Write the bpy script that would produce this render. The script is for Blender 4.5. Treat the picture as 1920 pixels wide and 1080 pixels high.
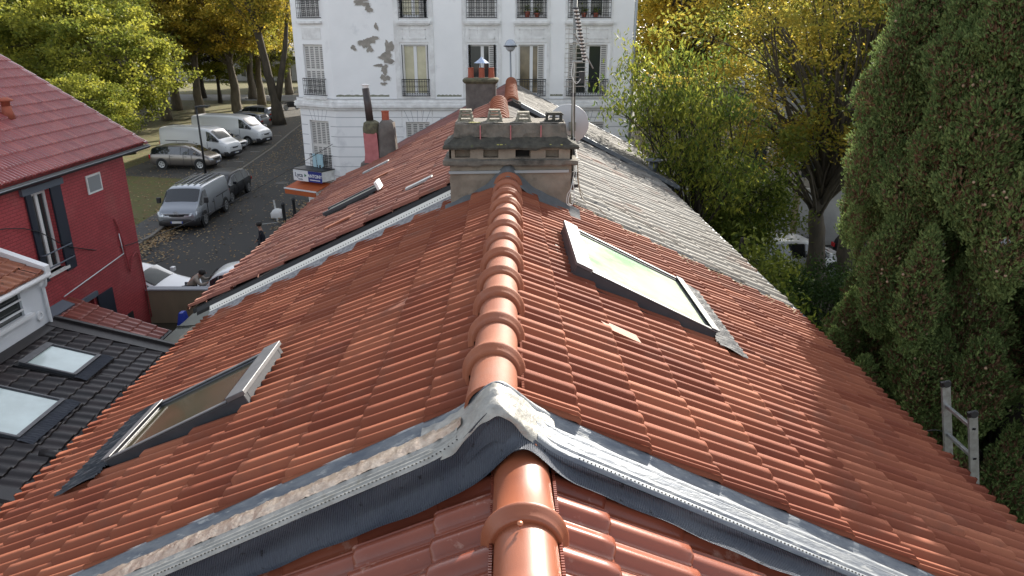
import bpy, math, random
import numpy as np
from mathutils import Vector, Matrix

R = math.radians
for o in list(bpy.data.objects):
    bpy.data.objects.remove(o)
scene = bpy.context.scene
COL = scene.collection

# ------------------------------------------------------------------ camera
cam_d = bpy.data.cameras.new("camera")
cam = bpy.data.objects.new("camera", cam_d)
COL.objects.link(cam)
cam.location = (0, 0, 8.3)
cam_d.sensor_width = 36
cam_d.lens = 36 * 1340 / 1920
cam_d.clip_start = 0.05
cam_d.clip_end = 2000
cam.rotation_euler = (R(90 - 19.63), 0, R(-0.483))
scene.camera = cam

# ------------------------------------------------------------------ light
SUN_AZ, SUN_EL = 27.0, 27.0          # degrees to the right of +Y, above the horizon
world = bpy.data.worlds.new("World")
scene.world = world
world.use_nodes = True
wn = world.node_tree
wn.nodes.clear()
sky = wn.nodes.new('ShaderNodeTexSky')
sky.sky_type = 'NISHITA'
sky.sun_disc = False
sky.sun_elevation = R(SUN_EL)
sky.sun_rotation = R(SUN_AZ)
sky.air_density = 1.0
sky.dust_density = 1.6
bg = wn.nodes.new('ShaderNodeBackground')
bg.inputs[1].default_value = 0.15
wo = wn.nodes.new('ShaderNodeOutputWorld')
hs_ = wn.nodes.new('ShaderNodeHueSaturation'); hs_.inputs['Saturation'].default_value = 0.38
wn.links.new(sky.outputs[0], hs_.inputs['Color']); wn.links.new(hs_.outputs[0], bg.inputs[0])
wn.links.new(bg.outputs[0], wo.inputs[0])
sun_d = bpy.data.lights.new("sun", 'SUN')
sun_d.energy = 4.9
sun_d.angle = R(0.5)
sun_d.color = (1.0, 0.93, 0.82)
sun = bpy.data.objects.new("sun", sun_d)
COL.objects.link(sun)
sdir = Vector((math.sin(R(SUN_AZ)) * math.cos(R(SUN_EL)), math.cos(R(SUN_AZ)) * math.cos(R(SUN_EL)), math.sin(R(SUN_EL))))
sun.rotation_euler = sdir.to_track_quat('Z', 'Y').to_euler()
sun.location = (20, 40, 40)
scene.view_settings.view_transform = 'Standard'
scene.view_settings.look = 'None'
scene.view_settings.exposure = 1.2
scene.view_settings.gamma = 1
scene.render.engine = 'CYCLES'
scene.cycles.max_bounces = 8
scene.cycles.diffuse_bounces = 4
scene.cycles.transparent_max_bounces = 8

rnd = random.Random(7)
nrs = np.random.RandomState(11)

# ------------------------------------------------------------------ materials
def srgb(r, g, b):
    f = lambda c: (c / 255 / 12.92) if c / 255 <= 0.04045 else ((c / 255 + 0.055) / 1.055) ** 2.4
    return (f(r), f(g), f(b))

def mat(name, col, rough=0.7, metal=0.0, col2=None, nscale=6.0, ndetail=6, bump=0.0, bscale=40.0, tint=None,
        coat=0.0, col3=None, n3scale=1.5, n3lo=0.5, n3hi=0.62, wave=None, brick=None, spec=0.5, trans=0.0, stretch=None, rough2=None):
    m = bpy.data.materials.new(name)
    m.use_nodes = True
    nt = m.node_tree
    N, Lk = nt.nodes, nt.links
    b = N['Principled BSDF']
    tc = N.new('ShaderNodeTexCoord')
    src = tc.outputs['Object']
    if stretch:
        mp = N.new('ShaderNodeMapping')
        mp.inputs['Scale'].default_value = stretch
        Lk.new(src, mp.inputs[0]); src = mp.outputs[0]
    cur = None
    def rgb(c):
        n = N.new('ShaderNodeRGB'); n.outputs[0].default_value = (*c, 1); return n.outputs[0]
    def mixc(a, bb, fac):
        n = N.new('ShaderNodeMix'); n.data_type = 'RGBA'
        Lk.new(fac, n.inputs[0]); Lk.new(a, n.inputs[6]); Lk.new(bb, n.inputs[7]); return n.outputs[2]
    def noise(scale, detail=6, rough_=0.6):
        n = N.new('ShaderNodeTexNoise'); n.inputs['Scale'].default_value = scale
        n.inputs['Detail'].default_value = detail; n.inputs['Roughness'].default_value = rough_
        Lk.new(src, n.inputs['Vector']); return n.outputs['Fac']
    def ramp(fac, lo, hi):
        n = N.new('ShaderNodeMapRange'); n.inputs[1].default_value = lo; n.inputs[2].default_value = hi
        Lk.new(fac, n.inputs[0]); return n.outputs[0]
    cur = rgb(col)
    if col2 is not None:
        cur = mixc(cur, rgb(col2), ramp(noise(nscale, ndetail), 0.35, 0.65))
    if tint is not None:
        at = N.new('ShaderNodeAttribute'); at.attribute_name = 'tint'
        cur = mixc(cur, rgb(tint), at.outputs['Fac'])
    if col3 is not None:
        f3 = ramp(noise(n3scale, 8, 0.65), n3lo, n3hi)
        cur = mixc(cur, rgb(col3), f3)
    hgt = None
    if brick:
        br = N.new('ShaderNodeTexBrick')
        br.inputs['Scale'].default_value = 1.0
        br.inputs['Brick Width'].default_value = brick[0]; br.inputs['Row Height'].default_value = brick[1]
        br.inputs['Mortar Size'].default_value = brick[2]
        br.inputs['Color1'].default_value = (1, 1, 1, 1); br.inputs['Color2'].default_value = (.86, .86, .86, 1)
        br.inputs['Mortar'].default_value = (brick[3],) * 3 + (1,)
        mp = N.new('ShaderNodeMapping'); mp.inputs['Rotation'].default_value = (0, 0, 0)
        sx = N.new('ShaderNodeSeparateXYZ'); cx = N.new('ShaderNodeCombineXYZ'); ad = N.new('ShaderNodeMath'); ad.operation = 'ADD'
        Lk.new(tc.outputs['Object'], sx.inputs[0]); Lk.new(sx.outputs[0], ad.inputs[0]); Lk.new(sx.outputs[1], ad.inputs[1])
        Lk.new(ad.outputs[0], cx.inputs[0]); Lk.new(sx.outputs[2], cx.inputs[1]); Lk.new(cx.outputs[0], br.inputs['Vector'])
        ml = N.new('ShaderNodeMix'); ml.data_type = 'RGBA'; ml.blend_type = 'MULTIPLY'; ml.inputs[0].default_value = 1
        Lk.new(cur, ml.inputs[6]); Lk.new(br.outputs[0], ml.inputs[7]); cur = ml.outputs[2]
        hgt = br.outputs[0]
    Lk.new(cur, b.inputs['Base Color'])
    b.inputs['Roughness'].default_value = rough
    if rough2 is not None:
        n = N.new('ShaderNodeMapRange'); n.inputs[1].default_value = 0.35; n.inputs[2].default_value = 0.65
        n.inputs[3].default_value = rough; n.inputs[4].default_value = rough2
        Lk.new(noise(nscale * 1.7), n.inputs[0]); Lk.new(n.outputs[0], b.inputs['Roughness'])
    b.inputs['Metallic'].default_value = metal
    b.inputs['Specular IOR Level'].default_value = spec
    b.inputs['Coat Weight'].default_value = coat
    b.inputs['Coat Roughness'].default_value = 0.15
    last = None
    if wave:
        w = N.new('ShaderNodeTexWave'); w.wave_type = 'BANDS'; w.bands_direction = wave[0]
        w.inputs['Scale'].default_value = wave[1]; w.inputs['Distortion'].default_value = wave[3] if len(wave) > 3 else 0.6
        Lk.new(tc.outputs['Object'], w.inputs['Vector'])
        bp = N.new('ShaderNodeBump'); bp.inputs['Strength'].default_value = wave[2]; bp.inputs['Distance'].default_value = 0.012
        Lk.new(w.outputs['Fac'], bp.inputs['Height']); last = bp.outputs[0]
    if hgt is not None:
        bp = N.new('ShaderNodeBump'); bp.inputs['Strength'].default_value = 0.7; bp.inputs['Distance'].default_value = 0.012
        Lk.new(hgt, bp.inputs['Height']); last = bp.outputs[0]
    if bump:
        bp = N.new('ShaderNodeBump'); bp.inputs['Strength'].default_value = bump; bp.inputs['Distance'].default_value = 0.01
        Lk.new(noise(bscale, 8), bp.inputs['Height'])
        if last is not None: Lk.new(last, bp.inputs['Normal'])
        last = bp.outputs[0]
    if last is not None:
        Lk.new(last, b.inputs['Normal'])
    if trans > 0:
        tr = N.new('ShaderNodeBsdfTranslucent'); mx = N.new('ShaderNodeMixShader'); mx.inputs[0].default_value = trans
        Lk.new(cur, tr.inputs[0]); Lk.new(b.outputs[0], mx.inputs[1]); Lk.new(tr.outputs[0], mx.inputs[2])
        Lk.new(mx.outputs[0], N['Material Output'].inputs[0])
    return m

M = {}
M['terra'] = mat('terracotta_new', (.205, .060, .032), .75, col2=(.155, .043, .026), nscale=2.5, tint=(.32, .115, .064), bump=.12, bscale=220, spec=.12,
                 col3=(.20, .078, .05), n3scale=2.6, n3lo=.55, n3hi=.72)
M['terra_gloss'] = mat('terracotta_glossy', (.22, .058, .032), .27, col2=(.17, .044, .026), nscale=4, tint=(.29, .088, .048), bump=.05, bscale=90, spec=.5,
                       col3=(.36, .19, .14), n3scale=9, n3lo=.60, n3hi=.70)
M['ridge'] = mat('ridge_clay', (.31, .11, .056), .65, col2=(.25, .08, .042), nscale=5, bump=.2, bscale=160, col3=(.27, .115, .075), n3scale=6, n3lo=.52, n3hi=.72, spec=.3)
M['ridge_gloss'] = mat('ridge_clay_glossy', (.28, .082, .034), .44, col2=(.24, .068, .03), nscale=5, bump=.12, bscale=400, spec=.6)
M['oldL'] = mat('terracotta_weathered', (.20, .060, .036), .72, col2=(.145, .044, .029), nscale=5, tint=(.28, .105, .062), bump=.3, bscale=90,
                col3=(.12, .075, .055), n3scale=2.2, n3lo=.60, n3hi=.72)
M['oldR'] = mat('tile_lichen', (.185, .175, .158), .75, col2=(.12, .106, .092), nscale=7, tint=(.26, .25, .23), bump=.4, bscale=80,
                col3=(.16, .095, .07), n3scale=1.1, n3lo=.57, n3hi=.68, spec=.2)
M['farR'] = mat('tile_mossy', (.15, .138, .118), .75, col2=(.10, .09, .075), nscale=9, tint=(.18, .165, .145), bump=.5, bscale=60,
                col3=(.10, .11, .07), n3scale=4, n3lo=.60, n3hi=.7)
M['farL'] = mat('tile_dark_old', (.20, .07, .055), .65, col2=(.14, .06, .05), nscale=5, tint=(.25, .10, .08), bump=.4, bscale=60)
M['redroof'] = mat('tile_wine_red', (.27, .04, .036), .26, col2=(.21, .03, .03), nscale=4, tint=(.33, .06, .05), bump=.05, bscale=60, spec=.8, coat=.35)
M['blackroof'] = mat('tile_black_brown', (.020, .016, .016), .42, col2=(.014, .012, .013), nscale=4, tint=(.034, .024, .023), bump=.25, bscale=80)
M['leanto'] = mat('tile_red_wet', (.19, .038, .022), .33, col2=(.2, .045, .03), nscale=4, tint=(.32, .10, .075), bump=.1, bscale=60)
M['oldbrown'] = mat('tile_orange_old', (.32, .10, .05), .6, col2=(.18, .055, .035), nscale=8, tint=(.36, .14, .07), bump=.4, bscale=60, col3=(.08, .05, .035), n3scale=5, n3lo=.55, n3hi=.7)
M['redbrick'] = mat('painted_red_brick', (.43, .062, .070), .6, col2=(.37, .050, .056), col3=(.42, .10, .095), n3scale=.9, n3lo=.52, n3hi=.75, nscale=2, brick=(.22, .075, .008, .55), bump=.3, bscale=120)
M['whitewall'] = mat('white_render', (.70, .72, .74), .8, col2=(.62, .65, .68), nscale=1.2, bump=.25, bscale=70)
M['facade'] = mat('facade_white_paint', (.86, .86, .85), .8, col2=(.80, .80, .79), nscale=.8, bump=.15, bscale=60, col3=(.56, .57, .58), n3scale=.9, n3lo=.60, n3hi=.78)
M['facade_trim'] = mat('facade_trim', (.82, .82, .80), .8, col2=(.63, .62, .60), nscale=3)
M['groove'] = mat('facade_groove', (.34, .35, .37), .9)
M['peel'] = mat('bare_render', (.34, .31, .27), .95, col2=(.24, .22, .19), nscale=6, bump=.5, bscale=30)
M['louvre'] = mat('louvre_slats', (.66, .64, .60), .7, brick=(60, .07, .022, .28))
M['stain'] = mat('rain_stain', (.60, .59, .57), .95, col2=(.74, .735, .72), nscale=22)
M['moss_line'] = mat('moss_streak', (.16, .17, .11), .95, col2=(.32, .32, .26), nscale=14)
M['iron'] = mat('wrought_iron', (.018, .019, .022), .5)
M['shutter'] = mat('white_shutter', (.66, .64, .60), .7)
M['shutter_gap'] = mat('shutter_gap', (.22, .22, .22), .9)
M['winframe'] = mat('white_window_frame', (.72, .72, .71), .5)
M['glass_dark'] = mat('window_glass', (.03, .035, .035), .06, spec=.9)
M['curtain'] = mat('curtain_reflection_glass', (.60, .56, .38), .12, col2=(.42, .39, .26), nscale=1.5, spec=.9, coat=.6)  # cream blends curtains with a painted yellowish reflection
M['curtain2'] = mat('brown_room_glass', (.24, .19, .11), .08, col2=(.08, .07, .05), nscale=1.2, spec=.9, coat=.6)
M['zinc'] = mat('galvanised_zinc', (.20, .212, .225), .5, .55, col2=(.12, .135, .16), nscale=5, bump=.6, bscale=9, rough2=.6, stretch=(1, 6, 3), col3=(.33, .335, .33), n3scale=7, n3lo=.58, n3hi=.66)
M['zinc_crinkle'] = mat('crinkled_foil', (.40, .30, .23), .28, .8, col2=(.55, .45, .36), nscale=14, bump=1.0, bscale=26, stretch=(1, 1, 1))  # brown cast paints in the roof tiles mirrored by the foil
M['zinc_old'] = mat('weathered_zinc', (.26, .255, .235), .5, .35, col2=(.37, .36, .33), nscale=16, bump=.8, bscale=22, col3=(.24, .22, .18), n3scale=9, n3lo=.58, n3hi=.7)
M['lead'] = mat('corrugated_lead_band', (.115, .13, .165), .45, .3, col2=(.15, .165, .195), nscale=5, wave=('X', 40, 1.0, .7), col3=(.035, .036, .04), n3scale=24, n3lo=.62, n3hi=.70)
M['lead_sky'] = mat('skylight_lead', (.022, .026, .032), .6, .0, col2=(.045, .05, .06), nscale=14, bump=.5, bscale=30, spec=.2)
M['mortar_grey'] = mat('grey_mortar', (.13, .135, .14), .9, col2=(.10, .105, .11), nscale=8, bump=.4, bscale=50)
M['cement'] = mat('mottled_cement', (.34, .33, .33), .85, col2=(.16, .16, .17), nscale=26, bump=.8, bscale=50)
M['white_strip'] = mat('white_perforated_strip', (.72, .70, .64), .5, .2)
M['blackgap'] = mat('black_membrane_gap', (.012, .012, .013), .6)
M['stone'] = mat('chimney_stone', (.19, .165, .135), .95, col2=(.11, .10, .085), nscale=9, bump=.9, bscale=35, col3=(.045, .042, .035), n3scale=3.2, n3lo=.52, n3hi=.66)
M['stone_lite'] = mat('chimney_render', (.27, .22, .17), .95, col2=(.19, .155, .12), nscale=5, bump=.6, bscale=30, col3=(.08, .07, .055), n3scale=4, n3lo=.58, n3hi=.75)
M['stone_black'] = mat('chimney_soot', (.035, .033, .028), .95, col2=(.075, .07, .055), nscale=12, bump=.9, bscale=40, col3=(.11, .13, .035), n3scale=11, n3lo=.66, n3hi=.72)
M['pot_grey'] = mat('lichen_pot', (.30, .28, .22), .95, col2=(.16, .15, .12), nscale=30, bump=.8, bscale=60)
M['pot_clay'] = mat('clay_pot', (.38, .10, .055), .8, col2=(.28, .07, .04), nscale=12)
M['hole'] = mat('dark_opening', (.01, .009, .008), .95)
M['moss'] = mat('yellow_lichen', (.42, .38, .08), .95, col2=(.24, .24, .1), nscale=40)
M['galv'] = mat('galvanised_strap', (.33, .35, .36), .5, .6)
M['pipe_brown'] = mat('brown_flue_pipe', (.06, .045, .04), .5, col2=(.035, .028, .028), nscale=6)
M['pink'] = mat('pink_render', (.46, .17, .17), .9, col2=(.38, .13, .13), nscale=9, bump=.7, bscale=30)
M['dkrender'] = mat('dark_render', (.085, .075, .068), .95, col2=(.15, .135, .12), nscale=4, bump=.5, bscale=30)
M['mossy'] = mat('mossy_render', (.14, .135, .08), .95, col2=(.07, .065, .045), nscale=12, bump=.8, bscale=30)
M['cream'] = mat('cream_board', (.62, .54, .42), .8)
M['sky_frame'] = mat('skylight_frame', (.03, .033, .04), .5, .0, col2=(.045, .048, .055), nscale=6)
M['sky_alu'] = mat('skylight_alu', (.10, .10, .105), .5, .3, col2=(.14, .14, .145), nscale=9)
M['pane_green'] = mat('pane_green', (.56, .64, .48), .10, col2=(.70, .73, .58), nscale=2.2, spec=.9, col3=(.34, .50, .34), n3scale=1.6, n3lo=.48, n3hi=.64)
M['pane_brown'] = mat('pane_brown', (.05, .052, .03), .10, col2=(.085, .065, .04), nscale=1.5, spec=.5)
M['pane_pale'] = mat('pane_pale_blind', (.60, .70, .68), .12, col2=(.50, .58, .56), nscale=1.6, spec=.9)
M['alu'] = mat('ladder_aluminium', (.42, .43, .43), .42, .75, col2=(.30, .30, .29), nscale=20, bump=.15, bscale=60)
M['rubber'] = mat('black_rubber', (.015, .015, .016), .6)
M['dish'] = mat('dish_white', (.44, .45, .47), .5)
M['mast'] = mat('mast_steel', (.22, .22, .20), .4, .6)
M['blackpl'] = mat('black_plastic', (.02, .02, .022), .5)
M['whitepl'] = mat('white_plastic', (.7, .7, .68), .5)
M['blue_metal'] = mat('blue_cowl', (.22, .33, .55), .3, .5, col2=(.6, .64, .7), nscale=25)
M['asphalt'] = mat('asphalt', (.026, .025, .023), .85, col2=(.034, .032, .029), nscale=.5, bump=.4, bscale=60, col3=(.028, .027, .025), n3scale=.25, n3lo=.5, n3hi=.62)
M['asphalt2'] = mat('asphalt_park', (.05, .046, .04), .85, col2=(.035, .033, .03), nscale=1.5, bump=.4, bscale=60, col3=(.13, .085, .04), n3scale=2.5, n3lo=.60, n3hi=.72)
M['pave'] = mat('pavement', (.07, .068, .065), .9, col2=(.05, .049, .047), nscale=2, bump=.3)
M['kerb'] = mat('kerb_stone', (.20, .18, .155), .9, col2=(.13, .12, .10), nscale=5)
M['grass'] = mat('autumn_grass', (.085, .10, .018), .95, col2=(.085, .072, .024), nscale=1.6, bump=.8, bscale=18, col3=(.13, .075, .025), n3scale=3.5, n3lo=.50, n3hi=.62)
M['soil'] = mat('garden_soil', (.035, .036, .02), .95, col2=(.05, .04, .025), nscale=1.2, bump=.8, bscale=14)
M['path'] = mat('park_path', (.17, .17, .17), .9)
M['roadpaint'] = mat('road_paint', (.42, .42, .40), .8, col2=(.2, .2, .19), nscale=4)
M['tanwall'] = mat('tan_render', (.27, .215, .14), .9, col2=(.22, .18, .12), nscale=2.2, bump=.4, bscale=40, stretch=(1, 1, .25))
M['greenzinc'] = mat('green_grey_zinc', (.10, .105, .08), .45, .3, col2=(.075, .08, .065), nscale=2)
M['greywall'] = mat('grey_garden_wall', (.42, .415, .41), .9, col2=(.32, .315, .31), nscale=1.5, bump=.4, bscale=30)
M['navy'] = mat('navy_shutter', (.014, .020, .034), .5)
M['greytrim'] = mat('grey_trim', (.10, .12, .15), .6)
M['gutter'] = mat('gutter_zinc', (.20, .22, .24), .5, .6)
M['blackgutter'] = mat('gutter_dark', (.022, .022, .026), .5)
M['whitepaint'] = mat('white_gloss_paint', (.72, .73, .74), .4)
M['silver'] = mat('silver_paint', (.28, .30, .33), .28, .55, coat=.8)
M['white_car'] = mat('white_car_paint', (.70, .71, .72), .35, coat=.8)
M['black_car'] = mat('black_car_paint', (.006, .007, .010), .35, coat=.0, spec=.3)
M['brown_car'] = mat('taupe_car_paint', (.17, .15, .135), .28, .5, coat=.8)
M['grey_car'] = mat('grey_car_paint', (.30, .31, .32), .28, .5, coat=.8)
M['tyre'] = mat('tyre', (.014, .014, .014), .85)
M['rim'] = mat('rim', (.45, .46, .47), .35, .8)
M['carglass'] = mat('car_glass', (.012, .016, .02), .05, spec=1.0, coat=.5)
M['headlamp'] = mat('headlamp', (.55, .58, .6), .12, .3, coat=1)
M['taillamp'] = mat('taillamp', (.45, .02, .025), .2, coat=1)
M['plate'] = mat('number_plate', (.62, .63, .62), .5)
M['plate_blue'] = mat('plate_blue', (.02, .06, .35), .5)
M['bark'] = mat('bark', (.105, .085, .060), .95, col2=(.06, .05, .038), nscale=5, bump=1.0, bscale=14, stretch=(1, 1, .25))
M['barkpale'] = mat('bark_pale', (.16, .135, .10), .95, col2=(.09, .075, .055), nscale=4, bump=1.0, bscale=10, stretch=(1, 1, .3))
M['barkdark'] = mat('bark_dark', (.05, .04, .03), .95, col2=(.03, .025, .02), nscale=6, bump=1.0, bscale=14, stretch=(1, 1, .25))
M['leaf_yg'] = mat('leaf_yellow_green', (.14, .17, .03), .45, tint=(.42, .40, .06), trans=.55, spec=.12)
M['leaf_gold'] = mat('leaf_golden', (.22, .22, .035), .45, tint=(.56, .40, .06), trans=.58, spec=.12)
M['leaf_green'] = mat('leaf_green', (.07, .11, .022), .4, tint=(.24, .27, .045), trans=.45, spec=.12)
M['leaf_olive'] = mat('leaf_olive', (.15, .15, .03), .45, tint=(.42, .26, .045), trans=.45, spec=.12)
M['leaf_peach'] = mat('leaf_peach', (.075, .12, .025), .38, tint=(.33, .33, .05), trans=.5, spec=.12)
M['leaf_orange'] = mat('leaf_orange', (.42, .20, .03), .4, tint=(.55, .16, .03), trans=.5, spec=.12)
M['leaf_feather'] = mat('leaf_feathery', (.17, .205, .042), .42, tint=(.50, .37, .06), trans=.6, spec=.12)
M['leaf_dark'] = mat('leaf_dark', (.035, .07, .022), .4, tint=(.08, .13, .03), trans=.3, spec=.12)
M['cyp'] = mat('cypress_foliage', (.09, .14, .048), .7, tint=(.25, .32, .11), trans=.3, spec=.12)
M['cyp_brown'] = mat('cypress_dead', (.17, .098, .058), .85, tint=(.28, .17, .105), trans=.15, spec=.12)
M['cone'] = mat('cypress_cone', (.32, .22, .14), .8)
M['fallen'] = mat('fallen_leaf', (.26, .14, .045), .7, tint=(.40, .31, .17), trans=.2)
M['skin'] = mat('skin', (.36, .20, .14), .6)
M['hair'] = mat('dark_hair', (.015, .012, .010), .6)
M['coat_dark'] = mat('dark_coat', (.012, .014, .022), .8)
M['jacket_beige'] = mat('beige_jacket', (.36, .31, .26), .85, col2=(.29, .25, .21), nscale=12)
M['trousers'] = mat('dark_trousers', (.02, .022, .03), .85)
M['orange'] = mat('orange_awning', (.46, .10, .02), .75, col2=(.38, .08, .02), nscale=3)
M['signblue'] = mat('sign_blue', (.012, .025, .20), .4)
M['signwhite'] = mat('sign_white', (.72, .74, .76), .4)
M['signgreen'] = mat('sign_green', (.02, .16, .09), .4)
M['signdark'] = mat('sign_lettering_dark', (.02, .05, .10), .4)
M['cloth'] = mat('pale_blue_cloth', (.38, .56, .62), .85)
M['lampglass'] = mat('lamp_globe', (.40, .44, .50), .15, spec=.8, coat=.5)
M['bluetarp'] = mat('blue_tarp', (.02, .05, .40), .5)
M['cablew'] = mat('cable_white', (.6, .6, .57), .6)
M['twine'] = mat('twine', (.30, .27, .22), .8)
M['copper'] = mat('copper_rivet', (.45, .18, .10), .4, .6)
M['housewall'] = mat('house_render', (.40, .36, .30), .9, col2=(.33, .30, .26), nscale=1.5, bump=.3)

# ------------------------------------------------------------------ helpers
def thing(name, label, cat, loc=(0, 0, 0), group=None, kind=None):
    o = bpy.data.objects.new(name, None)
    o.empty_display_size = .2
    COL.objects.link(o); o.location = loc
    tagp(o, label, cat, group, kind)
    return o

def tagp(o, label=None, cat=None, group=None, kind=None):
    if label: o['label'] = label
    if cat: o['category'] = cat
    if group: o['group'] = group
    if kind: o['kind'] = kind
    return o

def origin_of(p):
    v = Vector((0, 0, 0))
    while p is not None:
        v += p.location; p = p.parent
    return v

class MB:
    def __init__(s):
        s.v = []; s.f = []; s.mi = []
    def add(s, vs, fs, m=0):
        b = len(s.v)
        s.v.extend([tuple(x) for x in vs])
        for f in fs:
            s.f.append(tuple(b + i for i in f)); s.mi.append(m)
        return s
    def box(s, x0, x1, y0, y1, z0, z1, m=0):
        vs = [(x0, y0, z0), (x1, y0, z0), (x1, y1, z0), (x0, y1, z0), (x0, y0, z1), (x1, y0, z1), (x1, y1, z1), (x0, y1, z1)]
        return s.add(vs, [(0, 3, 2, 1), (4, 5, 6, 7), (0, 1, 5, 4), (1, 2, 6, 5), (2, 3, 7, 6), (3, 0, 4, 7)], m)
    def obox(s, O, e1, e2, n, a0, a1, b0, b1, c0, c1, m=0):
        O, e1, e2, n = Vector(O), Vector(e1), Vector(e2), Vector(n)
        P = lambda a, b, c: O + e1 * a + e2 * b + n * c
        vs = [P(a0, b0, c0), P(a1, b0, c0), P(a1, b1, c0), P(a0, b1, c0), P(a0, b0, c1), P(a1, b0, c1), P(a1, b1, c1), P(a0, b1, c1)]
        fs = [(0, 3, 2, 1), (4, 5, 6, 7), (0, 1, 5, 4), (1, 2, 6, 5), (2, 3, 7, 6), (3, 0, 4, 7)]
        if e1.cross(e2).dot(n) < 0: fs = [tuple(reversed(f)) for f in fs]
        return s.add(vs, fs, m)
    def tube(s, pts, r, n=8, m=0, cap=True, r1=None):
        pts = [Vector(p) for p in pts]
        k = len(pts)
        if not isinstance(r, (list, tuple)):
            r = [r + ((r1 if r1 is not None else r) - r) * i / max(1, k - 1) for i in range(k)]
        vs = []
        up = None
        for i, p in enumerate(pts):
            d = (pts[min(i + 1, k - 1)] - pts[max(i - 1, 0)])
            if d.length < 1e-9: d = Vector((0, 0, 1))
            d.normalize()
            if up is None:
                up = Vector((0, 0, 1)) if abs(d.z) < .9 else Vector((1, 0, 0))
            a = (up - d * up.dot(d))
            if a.length < 1e-6: a = Vector((1, 0, 0)).cross(d)
            a.normalize(); up = a
            b = d.cross(a)
            for j in range(n):
                t = 2 * math.pi * j / n
                vs.append(p + (a * math.cos(t) + b * math.sin(t)) * r[i])
        fs = []
        for i in range(k - 1):
            for j in range(n):
                j2 = (j + 1) % n
                fs.append((i * n + j, i * n + j2, (i + 1) * n + j2, (i + 1) * n + j))
        if cap:
            fs.append(tuple(reversed(range(n)))); fs.append(tuple((k - 1) * n + j for j in range(n)))
        return s.add(vs, fs, m)
    def lathe(s, c, prof, n=16, m=0, axis=(0, 0, 1)):
        ax = Vector(axis).normalized()
        a = Vector((1, 0, 0)) if abs(ax.x) < .9 else Vector((0, 1, 0))
        a = (a - ax * a.dot(ax)).normalized(); b = ax.cross(a)
        vs = []
        for (r, h) in prof:
            for j in range(n):
                t = 2 * math.pi * j / n
                vs.append(Vector(c) + ax * h + (a * math.cos(t) + b * math.sin(t)) * r)
        fs = []
        for i in range(len(prof) - 1):
            for j in range(n):
                j2 = (j + 1) % n
                fs.append((i * n + j, i * n + j2, (i + 1) * n + j2, (i + 1) * n + j))
        fs.append(tuple(reversed(range(n)))); fs.append(tuple((len(prof) - 1) * n + j for j in range(n)))
        return s.add(vs, fs, m)
    def grid(s, rows, m=0, flip=False):
        b = []
        nr, nc = len(rows), len(rows[0])
        for r in rows: b.extend(r)
        fs = []
        for i in range(nr - 1):
            for j in range(nc - 1):
                q = (i * nc + j, i * nc + j + 1, (i + 1) * nc + j + 1, (i + 1) * nc + j)
                fs.append(tuple(reversed(q)) if flip else q)
        return s.add(b, fs, m)
    def prism(s, poly, d, m=0):
        poly = [Vector(p) for p in poly]; d = Vector(d); n = len(poly)
        vs = poly + [p + d for p in poly]
        nn = (poly[1] - poly[0]).cross(poly[2] - poly[1])
        fs = [tuple(range(n)), tuple(reversed(range(n, 2 * n)))] + [(i, i + n, (i + 1) % n + n, (i + 1) % n) for i in range(n)]
        if nn.dot(d) > 0: fs = [tuple(reversed(f)) for f in fs]
        return s.add(vs, fs, m)
    def build(s, name, mats, parent=None, smooth=False, label=None, bevel=0):
        me = bpy.data.meshes.new(name)
        off = origin_of(parent)
        me.from_pydata([tuple(Vector(v) - off) for v in s.v], [], s.f)
        if not isinstance(mats, (list, tuple)): mats = [mats]
        for k in mats: me.materials.append(M[k] if isinstance(k, str) else k)
        if len(mats) > 1: me.polygons.foreach_set('material_index', s.mi)
        if smooth: me.polygons.foreach_set('use_smooth', [True] * len(me.polygons))
        me.update()
        o = bpy.data.objects.new(name, me); COL.objects.link(o)
        if parent: o.parent = parent
        if label: o['label'] = label
        if bevel:
            bv = o.modifiers.new('bevel', 'BEVEL'); bv.width = bevel; bv.segments = 2; bv.limit_method = 'ANGLE'
        if smooth == 'auto':
            pass
        return o

def build_each(mb, name, mats, parent=None, smooth=False, label=None, cat=None):
    """one object per connected piece"""
    par = list(range(len(mb.v)))
    def fd(i):
        while par[i] != i: par[i] = par[par[i]]; i = par[i]
        return i
    for f in mb.f:
        a = fd(f[0])
        for i in f[1:]: par[fd(i)] = a
    grp = {}
    for fi, f in enumerate(mb.f): grp.setdefault(fd(f[0]), []).append(fi)
    out = []
    for r, fs in grp.items():
        m2 = MB(); mp = {}
        for fi in fs:
            nf = []
            for i in mb.f[fi]:
                if i not in mp: mp[i] = len(m2.v); m2.v.append(mb.v[i])
                nf.append(mp[i])
            m2.f.append(tuple(nf)); m2.mi.append(mb.mi[fi])
        out.append(m2.build(name, mats, parent, smooth, label))
    return out

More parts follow.
